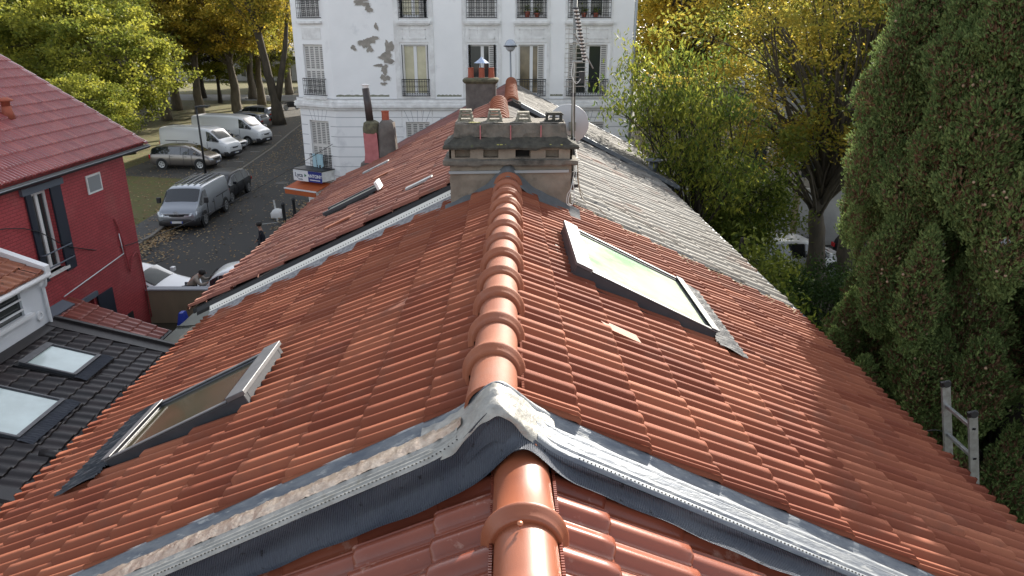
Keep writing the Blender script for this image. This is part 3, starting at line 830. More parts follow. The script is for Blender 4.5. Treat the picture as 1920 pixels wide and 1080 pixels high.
# debris and replacement tiles on old left slope
dbr = MB()
slab(dbr, 0, 6.99, .48, -1, .92, 1.26, 8.98, 9.10, .03, .055, 0); slab(dbr, 0, 6.99, .48, -1, 2.30, 2.82, 14.1, 14.25, .03, .06, 0)
build_each(dbr, 'batten_strip', 'galv', BH)
dbr = MB(); slab(dbr, 0, 6.99, .48, -1, 1.95, 2.35, 9.0, 9.12, .03, .05, .05); slab(dbr, 0, 6.99, .48, -1, 1.9, 2.25, 12.1, 12.25, .03, .05, .05); build_each(dbr, 'patch_tile', 'ridge', BH)
# open hatch on the old left slope
hm = MB()
c_ = 1 / math.sqrt(1 + .48 ** 2); e1 = Vector((0, 1, 0)); e2 = Vector((-c_, 0, -.48 * c_)); nn = Vector((-.48 * c_, 0, c_)); O_ = Vector((0, 0, 6.99))
hm.obox(O_, e1, e2, nn, 10.25, 10.70, 2.12, 2.92, .0, .06, 1)
hm.obox(O_, e1, e2, nn, 10.28, 10.34, 2.05, 2.95, .055, .10, 0); hm.obox(O_, e1, e2, nn, 10.62, 10.68, 2.05, 2.95, .055, .10, 0)
hm.obox(O_, e1, e2, nn, 10.34, 10.62, 2.10, 2.90, .062, .085, 2)
hm.obox(O_, e1, e2, nn, 10.24, 10.52, 2.00, 2.04, .05, .17, 3)
hm.build('roof_hatch', ['sky_frame', 'blackgap', 'greenzinc', 'whitepl'], BH, label='small propped roof hatch with grey green lid on the red slope')
# metal vent on the right at the eave step
vm = MB(); vm.tube([(3.45, 16.9, 5.1), (3.50, 16.9, 5.42)], .10, 10, r1=.11); vm.lathe((3.5, 16.9, 5.42), [(.05, 0), (.22, .05), (.21, .07), (0, .10)], 16)
VT = vm.build('roof_vent', 'zinc', BH, smooth=True)
cbm = MB()
for (dx, dz) in [(0, 0)]:
    pass

# --- far house
FA = thing('far_house', 'farthest house of the row with many collared ridge tiles and pale mossy right slope', 'house', (0, 19, 0))
tiled_slope('tile_roof', 'farR', FA, .14, 6.90, .51, 1, 16.35, 22.2, 3.80, L=.36, W=.23, prof=PROF1, step=.022, seed=31, rough=.004)
tiled_slope('tile_roof', 'farL', FA, .14, 6.90, .53, -1, 16.25, 22.2, 3.45, L=.36, W=.23, prof=PROF1, step=.022, seed=32, rough=.004)
dk = MB(); slope_deck(dk, .14, 6.90, .51, 1, 16.3, 22.2, 3.75, .12); slope_deck(dk, .14, 6.90, .53, -1, 16.2, 22.2, 3.4, .12); dk.build('roof_deck', 'blackgap', FA)
for k in range(16):
    y = 16.45 + k * .36
    ridge_cap(FA, 'ridge_tile', .13 + .002 * k, y, y + .36, 6.96 + .006 * k, .125, 'ridge', n=14, taper=.84, smooth=False, collar='blunt')
wl = MB(); wl.box(-2.9, 3.5, 16.4, 22.0, 0, 4.9); wl.prism([(-2.9, 16.4, 4.89), (3.5, 16.4, 4.89), (.14, 16.4, 6.7)], (0, 5.6, 0)); wl.build('wall', 'housewall', FA)
vg = MB()
for s, sl in ((1, .51), (-1, .53)):
    xl = 3.8 if s > 0 else 3.45
    P = [Vector((.14, 22.2, 6.95)), Vector((.14 + s * xl, 22.2, 6.95 - sl * xl)), Vector((.14 + s * xl, 22.2, 6.80 - sl * xl)), Vector((.14, 22.2, 6.80))]
    vg.prism(P, (0, .16, 0))
    P = [Vector((.14 + s * .2, 16.2, 6.95 - sl * .2)), Vector((.14 + s * xl, 16.2, 6.95 - sl * xl)), Vector((.14 + s * xl, 16.2, 6.86 - sl * xl)), Vector((.14 + s * .2, 16.2, 6.86 - sl * .2))]
    vg.prism(P, (0, .12, 0))
build_each(vg, 'verge_trim', 'zinc', FA)
gt = MB(); gt.tube([(3.98, 16.3, 4.93), (3.98, 22.3, 4.93)], .05, 8); gt.build('gutter', 'gutter', FA, smooth=True)

# ------------------------------------------------------------------ stone chimney (with the rear house)
def noisy(mb, amp, seed=1, f=6.0):
    from mathutils import noise as mn
    mb.v = [tuple(Vector(v) + mn.noise_vector(Vector(v) * f + Vector((seed, 0, 0))) * amp) for v in mb.v]
    return mb
def rectring(mb, secs, nx=22, ny=8, m=0, cap=True):
    """stack of rectangles (x0,x1,y0,y1,z) joined; subdivided so noise can roughen it"""
    rows = []
    for (x0, x1, y0, y1, z) in secs:
        r = []
        for i in range(nx): r.append((x0 + (x1 - x0) * i / nx, y0, z))
        for i in range(ny): r.append((x1, y0 + (y1 - y0) * i / ny, z))
        for i in range(nx): r.append((x1 - (x1 - x0) * i / nx, y1, z))
        for i in range(ny): r.append((x0, y1 - (y1 - y0) * i / ny, z))
        r.append(r[0])
        rows.append(r)
    mb.grid(rows, m)
    if cap:
        x0, x1, y0, y1, z = secs[-1]
        mb.add([(x0, y0, z), (x1, y0, z), (x1, y1, z), (x0, y1, z)], [(0, 1, 2, 3)], m)
    return mb
CH = thing('stone_chimney', 'wide weathered stone chimney with four louvred pots rising behind the terracotta ridge', 'chimney', (.06, 7.9, 6.0))
body = MB()
rectring(body, [(-.60, .70, 7.62, 8.25, z) for z in np.linspace(5.9, 6.98, 14)], cap=False)
noisy(body, .014, 3, 9); body.build('shaft', 'stone_lite', CH, smooth=False)
l1 = MB(); rectring(l1, [(-.655, .755, 7.56, 8.31, 6.975), (-.665, .765, 7.55, 8.32, 6.99), (-.665, .765, 7.55, 8.32, 7.03), (-.60, .70, 7.62, 8.25, 7.05)]); noisy(l1, .016, 5, 10); l1.build('lower_ledge', 'stone', CH)
nb = MB()
wall_holes(nb, (-.60, 7.60, 0), (1, 0, 0), (0, -1, 0), 1.30, 7.04, 7.155, [(.06, .22, 7.055, 7.14), (.36, .52, 7.055, 7.14), (.70, .86, 7.055, 7.14), (1.02, 1.16, 7.055, 7.14)], .10)
nb.box(-.60, .70, 7.70, 8.25, 7.03, 7.16); nb.box(-.602, -.58, 7.60, 8.25, 7.04, 7.155); nb.box(.68, .702, 7.60, 8.25, 7.04, 7.155)
nb.build('niche_course', 'stone_lite', CH)
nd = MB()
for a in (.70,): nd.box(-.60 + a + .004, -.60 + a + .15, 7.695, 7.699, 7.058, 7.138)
build_each(nd, 'niche_shade_panel', 'hole', CH)  # dark panel paints the shade at the back of one niche
up = MB(); rectring(up, [(-.665, .765, 7.55, 8.32, 7.15), (-.67, .77, 7.545, 8.325, 7.17), (-.655, .755, 7.56, 8.31, 7.19), (-.60, .70, 7.60, 8.27, 7.215), (-.565, .665, 7.635, 8.235, 7.25), (-.552, .652, 7.65, 8.22, 7.265)], cap=False); noisy(up, .020, 8, 9)
up.build('sooty_flare', 'stone_black', CH)
up = MB(); rectring(up, [(-.552, .652, 7.65, 8.22, 7.262), (-.545, .645, 7.655, 8.215, 7.31), (-.54, .64, 7.66, 8.21, 7.395), (-.52, .62, 7.68, 8.19, 7.405)]); noisy(up, .019, 9, 10); up.build('crown', 'stone', CH)
jt = MB()
for x in (-.27, .05, .37): jt.box(x - .006, x + .006, 7.642, 7.70, 7.24, 7.385)
build_each(jt, 'joint_line', 'pink', CH)
msm = MB()
for k in range(26):
    x = rnd.choice([rnd.uniform(-.38, -.26), rnd.uniform(.35, .6), rnd.uniform(-.1, 0)]); 
    if x < -.2: msm.lathe((x, 7.72, 7.398), [(.02, 0), (.018, .012), (0, .018)], 7)
    else: msm.lathe((x, 7.575 + rnd.uniform(0, .02), 7.192), [(.016, 0), (.013, .007), (0, .010)], 7)
tagp(msm.build('lichen', 'moss', CH), kind='stuff')
st = MB(); st.obox((-.60, 7.585, 6.885), Vector((1, 0, .012)).normalized(), Vector((0, 1, 0)), Vector((0, 0, 1)), -.01, 1.27, 0, .03, 0, .028); st.build('metal_strap', 'galv', CH)
fl = MB()   # grey mortar flashing at the foot
rows = []
xs_ = np.linspace(-.66, .80, 60)
def cf(x, o, e):
    return Z0 - .48 * abs(x - .02) + o + e * math.exp(-((x - .02) / .17) ** 2)
for (y, o, e) in [(7.615, .105, .135), (7.585, .085, .13), (7.54, .05, .115), (7.47, .035, .108), (7.44, .02, .10)]:
    rows.append([(x, y + .01 * math.sin(x * 13), cf(x, o, e) + .004 * math.sin(x * 37)) for x in xs_])
fl.grid(rows[::-1], flip=True); fl.build('mortar_flashing', 'mortar_grey', CH, smooth=True)
def louvre_pot(x, yy=7.93, z=7.40, w=.075, h=.125):
    p = MB()
    for (sx, sy) in ((-1, -1), (1, -1), (1, 1), (-1, 1)):
        p.tube([(x + sx * w, yy + sy * w, z), (x + sx * w * .62, yy + sy * w * .62, z + h)], .013, 4)
    for hh, th in ((.0, .02), (.05, .012), (.085, .012), (h - .008, .014)):
        f = w * (1 - .38 * hh / h) + .013
        p.box(x - f, x + f, yy - f, yy - f + .018, z + hh, z + hh + th); p.box(x - f, x + f, yy + f - .018, yy + f, z + hh, z + hh + th)
        p.box(x - f, x - f + .018, yy - f, yy + f, z + hh, z + hh + th); p.box(x + f - .018, x + f, yy - f, yy + f, z + hh, z + hh + th)
    f = w * .66
    p.box(x - f, x + f, yy - f, yy + f, z + h - .006, z + h + .006)
    noisy(p, .003, x * 10, 20)
    return p.build('chimney_pot', 'pot_grey', CH, label='louvred stone pot')
louvre_pot(-.43, 7.86); louvre_pot(-.12, 7.86); louvre_pot(.19, 7.86, h=.10)
p = MB(); p.box(.42, .62, 7.80, 7.94, 7.40, 7.42)
for k in range(3): p.box(.43 + k * .075, .455 + k * .075, 7.81, 7.93, 7.42, 7.475)
p.prism([(.42, 7.80, 7.475), (.62, 7.80, 7.475), (.595, 7.80, 7.50), (.445, 7.80, 7.50)], (0, .14, 0)); noisy(p, .003, 4, 20); p.build('chimney_pot', 'stone_black', CH, label='low dark pot with two round openings')

# chimney with three clay pots (far house)
C2 = thing('rounded_chimney', 'grey rounded chimney with three clay pots and blue metal cowl left of the far ridge', 'chimney', (-.62, 18.6, 5.8))
b = MB()
def roundrect(cx, cy, hx, hy, r, z, n=6):
    pts = []
    for (sx, sy, a0) in ((1, 1, 0), (-1, 1, 90), (-1, -1, 180), (1, -1, 270)):
        for k in range(n + 1):
            a = R(a0 + 90 * k / n); pts.append((cx + sx * (hx - r) + r * math.cos(a), cy + sy * (hy - r) + r * math.sin(a), z))
    pts.append(pts[0]); return pts
def rr_stack(mb, cx, cy, secs, m=0):
    rows = [roundrect(cx, cy, hx, hy, min(.12, hx * .9, hy * .9), z) for hx, hy, z in secs]
    mb.grid(rows, m); mb.add(rows[-1][:-1], [tuple(range(len(rows[-1]) - 1))], m)
rr_stack(b, -.62, 18.6, [(.40, .26, 5.6), (.385, .25, 6.4), (.375, .25, 6.9), (.385, .25, 7.15)]); noisy(b, .01, 2, 5); b.build('shaft', 'dkrender', C2, smooth=True)
b = MB(); rr_stack(b, -.62, 18.6, [(.40, .27, 7.12), (.45, .31, 7.17), (.45, .31, 7.22), (.40, .27, 7.25)]); noisy(b, .015, 6, 8); b.build('cap', 'mossy', C2)
for k, x in enumerate((-.87, -.60, -.36)):
    b = MB(); b.lathe((x, 18.6, 7.24), [(.085, 0), (.075, .03), (.068, .22), (.075, .235), (.075, .25), (.055, .25), (.055, .12), (0, .12)], 14); q = b.build('chimney_pot', 'pot_clay', C2, smooth=False)
b = MB()
for s in (-1, 1): b.tube([(-.60 + s * .05, 18.6, 7.45), (-.60 + s * .03, 18.6, 7.62)], .010, 6)
b.lathe((-.60, 18.6, 7.60), [(.19, 0), (.12, .05), (.05, .10), (.02, .14), (0, .15)], 12); b.build('metal_cowl', 'blue_metal', C2)
# twin stack at left
C3 = thing('twin_chimney', 'pair of chimney stacks on the left eave, one pink with brown flue, one grey', 'chimney', (-2.8, 16.3, 5.0))
b = MB(); rectring(b, [(-3.20, -2.83, 16.05, 16.5, 5.0), (-3.19, -2.84, 16.05, 16.5, 5.4), (-3.14, -2.84, 16.06, 16.5, 5.75), (-3.16, -2.86, 16.06, 16.5, 6.22)], 6, 4); noisy(b, .012, 1, 6); b.build('pink_stack', 'pink', C3)
b = MB(); rr_stack(b, -3.005, 16.28, [(.17, .23, 6.20), (.175, .24, 6.30), (.15, .2, 6.42), (.09, .12, 6.47)]); noisy(b, .018, 2, 9); b.build('mossy_cap', 'mossy', C3)
b = MB(); b.tube([(-3.03, 16.28, 6.44), (-3.05, 16.28, 6.8), (-3.08, 16.28, 7.16)], [.085, .082, .08], 12); b.build('flue_pipe', 'pipe_brown', C3, smooth=True)
b = MB(); b.lathe((-3.08, 16.28, 7.17), [(.07, 0), (.07, .05), (.10, .055), (.10, .07), (0, .085)], 12); b.build('flue_cap', 'whitepl', C3)
b = MB(); rr_stack(b, -2.66, 16.28, [(.27, .26, 5.35), (.21, .24, 5.6), (.19, .22, 5.9), (.185, .22, 6.25), (.16, .2, 6.42), (.10, .12, 6.48)]); noisy(b, .012, 5, 6); b.build('grey_stack', 'dkrender', C3, smooth=True)
b = MB(); b.lathe((-2.68, 16.28, 6.45), [(.085, 0), (.08, .20), (.09, .205), (.09, .225), (.06, .225), (.06, .1), (0, .1)], 12); b.build('chimney_pot', 'pot_clay', C3)
b = MB(); b.obox((-2.47, 16.15, 5.55), Vector((1, 0, 0)), Vector((0, 1, 0)), Vector((-.07, 0, 1)).normalized(), 0, .035, 0, .26, 0, .88); b.build('cream_board', 'cream', C3)
b = MB(); rr_stack(b, -2.85, 16.28, [(.52, .34, 5.30), (.44, .30, 5.42), (.40, .28, 5.55)]); noisy(b, .02, 7, 6); b.build('mortar_base', 'dkrender', C3)

# ------------------------------------------------------------------ antenna, dish, cables
AN = thing('tv_antenna', 'tall TV antenna mast with comb aerial strapped to the right side of the stone chimney', 'antenna', (.74, 7.95, 6.6))
b = MB(); b.tube([(.735, 7.9, 6.65), (.715, 7.9, 9.05)], .021, 10); b.build('mast', 'mast', AN, smooth=True)
b = MB(); b.tube([(.735, 7.9, 7.03), (.729, 7.9, 7.22)], .028, 10); b.tube([(.722, 7.9, 7.66), (.7215, 7.9, 7.70)], .028, 10); b.tube([(.728, 7.9, 7.20), (.7278, 7.9, 7.215)], .034, 10)
b.box(.70, .79, 7.84, 7.96, 6.80, 6.86); b.box(.68, .80, 7.85, 7.95, 6.68, 6.72)
b.build('clamp', 'blackpl', AN)
b = MB()
b.tube([(.70, 7.72, 8.30), (.92, 7.86, 7.95)], .008, 6)
for z in (8.22, 8.02):
    b.tube([(.70, 7.85, z), (.80, 7.80, z)], .010, 6)
b.tube([(.66, 7.9, 8.2), (.86, 7.9, 8.2)], .007, 6)
for k in range(13):
    z = 8.34 - k * .048
    b.tube([(.62 + .003 * (k % 3), 7.88, z), (.86 + .01 * (k % 2), 7.88, z + .004)], .0035, 5)
b.tube([(.66, 7.89, 8.36), (.66, 7.89, 7.75)], .004, 5); b.tube([(.84, 7.89, 8.36), (.84, 7.89, 7.75)], .004, 5)
b.build('reflector_rods', 'alu', AN)
b = MB()
p0, p1 = Vector((.80, 7.60, 8.05)), Vector((.66, 7.2, 8.52))
b.tube([p0, p1], .007, 6)
b.build('boom', 'mast', AN)
dz_ = MB(); dw = MB()
for k in range(30):
    t = k / 29; c_p = p0.lerp(p1, t)
    (dz_ if k % 2 else dw).tube([c_p + Vector((-.022, .008, .0)), c_p + Vector((.022, -.008, .0))], .0085, 6)
build_each(dz_, 'director', 'blackpl', AN); build_each(dw, 'director', 'whitepl', AN)
b = MB(); b.box(.775, .83, 7.82, 7.88, 7.80, 7.92); b.build('junction_box', 'blackpl', AN)
def cable(mb, pts, r=.004, n=6, sub=6):
    P = [Vector(p) for p in pts]; out = []
    for i in range(len(P) - 1):
        a = P[max(i - 1, 0)]; b_ = P[i]; c = P[i + 1]; d = P[min(i + 2, len(P) - 1)]
        for k in range(sub):
            t = k / sub
            out.append(.5 * ((2 * b_) + (c - a) * t + (2 * a - 5 * b_ + 4 * c - d) * t * t + (3 * b_ - a - 3 * c + d) * t ** 3))
    out.append(P[-1])
    mb.tube(out, r, n); return mb
b = MB()
cable(b, [(.80, 7.83, 7.86), (.74, 7.80, 7.80), (.69, 7.82, 7.90), (.72, 7.86, 8.02), (.72, 7.87, 7.6), (.735, 7.87, 7.2), (.76, 7.80, 7.0), (.70, 7.56, 6.75), (.66, 7.54, 6.68), (.65, 7.54, 6.58), (.70, 7.54, 6.55), (.73, 7.56, 6.64), (.72, 7.6, 6.8)], .0045)
cable(b, [(.70, 7.56, 6.72), (.665, 7.54, 6.60), (.71, 7.53, 6.56), (.735, 7.56, 6.66)], .004)
cable(b, [(.80, 8.5, 7.2), (.80, 8.1, 7.0), (.77, 7.8, 6.95), (.75, 7.6, 6.8)], .005)
b.build('coax_cable', 'cablew', AN, smooth=True)
DI = thing('satellite_dish', 'large pale satellite dish seen from behind, right of the stone chimney', 'satellite dish', (.80, 8.45, 6.6))
b = MB()
prof = [(r_ * .88, h_) for r_, h_ in [(0, .0), (.08, .004), (.16, .016), (.22, .032), (.262, .048), (.270, .050), (.270, .056), (.20, .036), (.10, .016), (0, .010)]]
b.lathe((.725, 8.47, 7.285), prof, 36, axis=(.12, .97, .22)); b.build('dish', 'dish', DI, smooth=True)
b = MB(); b.tube([(.79, 8.46, 7.28), (.76, 8.25, 7.22), (.74, 8.20, 6.9)], .016, 8); b.box(.73, .81, 8.41, 8.46, 7.23, 7.33); b.build('bracket', 'mast', DI)
b = MB()
P = [(.78, 7.95, 6.78), (.95, 8.7, 6.50), (1.15, 9.5, 6.40), (1.45, 9.0, 6.22), (1.75, 8.4, 6.05), (1.9, 8.2, 5.97)]
b = MB(); cable(b, [(.80, 8.0, 6.95), (.92, 8.6, 6.47), (1.2, 8.9, 6.31), (1.5, 8.8, 6.17), (1.8, 8.6, 6.02), (2.1, 8.4, 5.87)], .006)
cable(b, [(.80, 8.0, 6.8), (.9, 8.3, 6.46), (1.05, 8.2, 6.39), (1.15, 8.0, 6.33)], .006)
tagp(b.build('loose_cable', 'twine', None, smooth=True), 'loose twisted cable lying across the pale tiles right of the chimney', 'cable')
# wind-blown leaves along the join
def scatter_leaves(name, P, size, matn, parent=None, seed=0, flat=.3, label=None):
    rs = np.random.RandomState(seed); n = len(P)
    P = np.asarray(P, float)
    a = rs.uniform(0, 2 * np.pi, n); s = size * rs.uniform(.6, 1.4, n)
    d = np.stack([np.cos(a), np.sin(a), rs.normal(0, flat, n)], 1); d /= np.linalg.norm(d, axis=1)[:, None]
    u = np.stack([-np.sin(a), np.cos(a), rs.normal(0, flat, n)], 1); u /= np.linalg.norm(u, axis=1)[:, None]
    V = np.stack([P - d * s[:, None] * .5, P + u * s[:, None] * .32, P + d * s[:, None] * .5, P - u * s[:, None] * .32], 1).reshape(-1, 3)
    F = np.arange(4 * n).reshape(-1, 4)
    return np_mesh(name, V, F, matn, parent, np.repeat(rs.uniform(0, 1, n), 4), label=label)
pts = []
for k in range(260):
    x = rnd.uniform(.75, 3.5); pts.append((x, 8.08 + rnd.gauss(0, .09), Z0 - .48 * x + .055))
o = scatter_leaves('fallen_leaves', pts, .035, 'fallen', seed=2); tagp(o, 'dry leaf litter caught along the join between the new and pale old tiles', 'leaves', kind='stuff')

# ------------------------------------------------------------------ ladder
LD = thing('aluminium_ladder', 'aluminium ladder with worn rails and black end caps leaning against the right eave', 'ladder', (5.0, 5.2, 0))
def lad(z): return 3.75 + (5.42 - z) * .24
for y, zt in ((5.42, 5.50), (5.05, 5.42)):
    b = MB(); b.obox((lad(zt), y, zt), Vector((lad(0) - lad(zt), 0, -zt)).normalized(), Vector((0, 1, 0)), Vector((zt, 0, lad(0) - lad(zt))).normalized(), .03, 5.55, -.013, .013, -.036, .036)
    rl = b.build('rail', 'alu', LD, bevel=.003)
    b = MB(); b.obox((lad(zt), y, zt), Vector((lad(0) - lad(zt), 0, -zt)).normalized(), Vector((0, 1, 0)), Vector((zt, 0, lad(0) - lad(zt))).normalized(), -.012, .032, -.015, .015, -.038, .038)
    b.lathe((lad(zt), y - .033, zt + .0), [(.0, 0), (.030, 0), (.034, .006), (.034, .014), (.018, .017), (0, .017)], 16, axis=(0, 1, 0))
    b.build('end_cap', 'rubber', rl)
k = 0
z = 5.28
while z > .2:
    b = MB(); b.obox((lad(z), 5.05, z), Vector((0, 1, 0)), Vector((0, 0, 1)), Vector((1, 0, 0)), -.012, .382, -.014, .014, -.016, .016); b.build('rung', 'alu', LD, bevel=.003)
    z -= .28
b = MB()
for z in (5.28, 5.0): b.obox((lad(z), 5.035, z), Vector((0, 1, 0)), Vector((0, 0, 1)), Vector((1, 0, 0)), -.003, .0, -.009, .009, -.013, .013)
build_each(b, 'rung_socket', 'hole', LD)
tp = MB(); cable(tp, [(3.55, 5.4, 5.02), (3.75, 5.44, 5.03), (3.86, 5.42, 5.0)], .004); tagp(tp.build('tie_cord', 'blackpl', smooth=True), 'short dark cord tying the ladder to the gutter', 'cord')

# ================================================================== LEFT BUILDINGS
RX = -10.8
RH = thing('red_house', 'red painted brick house with wine red ribbed tile roof on the left', 'house', (RX - 2, 16.5, 0))
b = MB()
wall_holes(b, (RX, 9.0, 0), (0, 1, 0), (1, 0, 0), 11.3, 0, 5.05, [(7.05, 7.74, 2.93, 4.86), (7.75, 8.62, .35, 1.80)], .22)
b.add([(RX, 20.3, 0), (RX - 8, 20.3, 0), (RX - 8, 20.3, 5.0), (RX - 4, 20.3, 7.7), (RX, 20.3, 5.05)], [(0, 1, 2, 3, 4)])
b.add([(RX, 9, 0), (RX, 9, 5.05), (RX - 4, 9, 7.7), (RX - 8, 9, 5.0), (RX - 8, 9, 0)], [(0, 1, 2, 3, 4)])
b.build('wall', 'redbrick', RH)
rzf = lambda x: 5.26 + .66 * (-10.62 - x)
tiled_slope('tile_roof', 'redroof', RH, -15.0, 5.26 + .66 * 4.4, .66, 1, 9.0, 21.35, 4.4, L=.375, W=.125, prof=PROFS, step=.030, seed=41)
b = MB(); slope_deck(b, -15.0, 5.26 + .66 * 4.4, .66, 1, 9, 21.3, 4.35, .1); slope_deck(b, -15.0, 5.26 + .66 * 4.4, .66, -1, 9, 21.3, 4.35, .1); b.build('roof_deck', 'redroof', RH)
# gable verge capping in overlapping tiles
for k in range(14):
    x0 = -15.0 + k * .315; x1 = x0 + .34
    b = MB()
    P = [Vector((x0, 21.22, rzf(x0) + .05)), Vector((x1, 21.22, rzf(x1) + .075)), Vector((x1, 21.22, rzf(x1) + .01)), Vector((x0, 21.22, rzf(x0) + .0))]
    b.prism(P, (0, .17, 0)); b.build('verge_tile', 'redroof', RH)
b = MB(); b.tube([(-10.58, 9.0, 5.16), (-10.58, 21.4, 5.16)], .065, 8); b.build('gutter', 'blackgutter', RH, smooth=True)
b = MB(); b.tube([(-10.51, 9.0, 5.17), (-10.51, 21.4, 5.17)], .016, 6); b.build('gutter_rim', 'gutter', RH, smooth=True)
b = MB(); b.tube([(-12.25, 18.1, 6.30), (-12.25, 18.1, 6.62)], .15, 12, r1=.10); b.lathe((-12.25, 18.1, 6.6), [(.10, 0), (.10, .12), (.19, .14), (.18, .17), (.08, .22), (0, .23)], 14)
b.build('roof_vent', 'pot_clay', RH, smooth=True)
# upper window
W1 = MB()
x = RX - .09
def frame_win(mb, x, y0, y1, z0, z1, t=.05, d=.05, mull=True, sx=1):
    mb.box(x - d, x, y0, y0 + t, z0, z1); mb.box(x - d, x, y1 - t, y1, z0, z1); mb.box(x - d, x, y0 + t, y1 - t, z1 - t, z1); mb.box(x - d, x, y0 + t, y1 - t, z0, z0 + t)
    if mull: mb.box(x - d, x, (y0 + y1) / 2 - t * .7, (y0 + y1) / 2 + t * .7, z0 + t, z1 - t)
frame_win(W1, x, 16.05, 16.74, 2.95, 4.84, .07)
w = W1.build('window', 'winframe', RH)
b = MB(); b.box(x - .04, x - .03, 16.10, 16.70, 3.0, 4.80); b.build('pane', 'glass_dark', w)
b = MB(); b.box(RX - .2, RX + .06, 15.98, 16.86, 2.86, 2.93); b.build('sill', 'facade_trim', w)
b = MB(); b.box(RX + .002, RX + .07, 15.72, 17.28, 4.87, 5.02); b.build('lintel', 'greytrim', w)
b = MB(); b.box(RX + .01, RX + .05, 15.84, 16.03, 2.80, 4.86); b.build('shutter', 'navy', w)
b = MB(); b.box(RX + .01, RX + .05, 16.76, 17.16, 2.80, 4.86); b.build('shutter', 'navy', w)
b = MB()
for z in (3.12, 3.45): b.tube([(RX + .06, 15.85, z), (RX + .14, 15.88, z), (RX + .14, 16.98, z), (RX + .06, 17.0, z)], .018, 8)
b.build('guard_rail', 'greytrim', w, smooth=True)
# small square window
b = MB(); b.box(RX + .003, RX + .03, 18.30, 18.98, 4.36, 4.84); w = b.build('window', 'facade_trim', RH, label='small square frosted window under the eave')
b = MB(); b.box(RX + .031, RX + .036, 18.36, 18.92, 4.41, 4.79); b.build('pane', 'galv', w)
# lower window with shutter
b = MB(); frame_win(b, x, 16.77, 17.6, .37, 1.78, .05); w = b.build('window', 'redbrick', RH)
b = MB(); b.box(x - .05, x - .04, 16.8, 17.58, .4, 1.75); b.build('pane', 'glass_dark', w)
b = MB(); b.box(RX + .003, RX + .07, 16.65, 17.75, 1.80, 1.93); b.build('lintel', 'greytrim', w)
b = MB(); b.box(RX + .02, RX + .06, 17.72, 18.45, .25, 1.78); b.build('shutter', 'navy', w)
# pipes, drain
b = MB(); b.tube([(RX + .04, 16.4, 2.26), (RX + .04, 19.35, 2.46)], .016, 6); b.tube([(RX + .04, 19.35, 2.46), (RX + .04, 19.30, 3.05)], .014, 6); b.build('white_conduit', 'whitepaint', RH, smooth=True)
b = MB(); cable(b, [(RX + .03, 19.25, 3.5), (RX + .05, 19.4, 2.8), (RX + .05, 19.5, 1.9), (RX + .06, 19.7, 2.2), (RX + .06, 20.0, 2.3), (RX + .05, 20.15, 1.8), (RX + .05, 20.2, .2)], .022); b.build('red_drain_pipe', 'redbrick', RH, smooth=True)
b = MB(); b.box(RX + .002, RX + .03, 18.9, 19.3, .5, .75); b.build('air_grille', 'blackpl', RH)
cb_ = MB(); cable(cb_, [(-10.7, 9.0, 4.9), (-10.72, 14.95, 4.35), (-10.72, 17.1, 3.30), (-10.74, 19.72, 2.62), (-9.3, 24, 2.9), (-6.8, 30.0, 4.2), (-6.0, 33, 5)], .012)
tagp(cb_.build('overhead_wire', 'blackpl', smooth=True), 'thin black overhead wire crossing the red wall and the street', 'wire')

# white house
WX = -9.6
WH = thing('white_house', 'small white rendered house with orange tiles and barred window at the left edge', 'house', (WX - 2, 11.5, 0))
b = MB(); wall_holes(b, (WX, 8.5, 0), (0, 1, 0), (1, 0, 0), 5.6, 0, 3.62, [(3.9, 4.82, 3.0, 3.50)], .14)
b.add([(WX, 14.1, 0), (WX - 4, 14.1, 0), (WX - 4, 14.1, 5.2), (WX, 14.1, 3.62)], [(0, 1, 2, 3)]); b.add([(WX, 8.5, 0), (WX, 8.5, 3.62), (WX - 4, 8.5, 5.2), (WX - 4, 8.5, 0)], [(0, 1, 2, 3)])
b.build('wall', 'whitewall', WH)
b = MB(); b.box(WX - .08, WX - .05, 12.40, 13.32, 3.0, 3.5); w = b.build('window', 'glass_dark', WH)
b = MB(); b.box(WX - .02, WX + .09, 12.30, 13.50, 2.93, 3.0); b.build('sill', 'whitepaint', w)
b = MB()
for z in (3.12, 3.33): b.box(WX - .01, WX + .02, 12.40, 13.32, z, z + .03)
build_each(b, 'window_bar', 'whitepaint', w)
b = MB(); b.lathe((WX + .002, 13.72, 2.83), [(.0, 0), (.10, 0), (.10, .03), (.06, .035), (.055, .01), (0, .01)], 16, axis=(1, 0, 0)); b.build('round_vent', 'whitepaint', WH)
tiled_slope('tile_roof', 'oldbrown', WH, WX - 4, 3.72 + .4 * 4, .4, 1, 8.5, 13.98, 4.12, L=.34, W=.21, prof=PROF1, step=.03, seed=51, rough=.005)
b = MB(); b.prism([(WX - 4, 13.98, 5.45), (WX + .16, 13.98, 3.80), (WX + .16, 13.98, 3.60), (WX - 4, 13.98, 5.2)], (0, .16, 0)); b.build('verge_parapet', 'whitepaint', WH)
b = MB(); b.tube([(WX + .14, 8.5, 3.60), (WX + .14, 14.1, 3.60)], .055, 8); b.build('gutter', 'whitepaint', WH, smooth=True)
b = MB(); cable(b, [(WX + .14, 13.95, 3.56), (WX + .10, 13.98, 3.42), (WX + .04, 13.98, 3.34), (WX + .045, 13.98, 3.1), (WX + .045, 13.98, 2.55)], .032, 8); b.build('downpipe', 'whitepaint', WH, smooth=True)

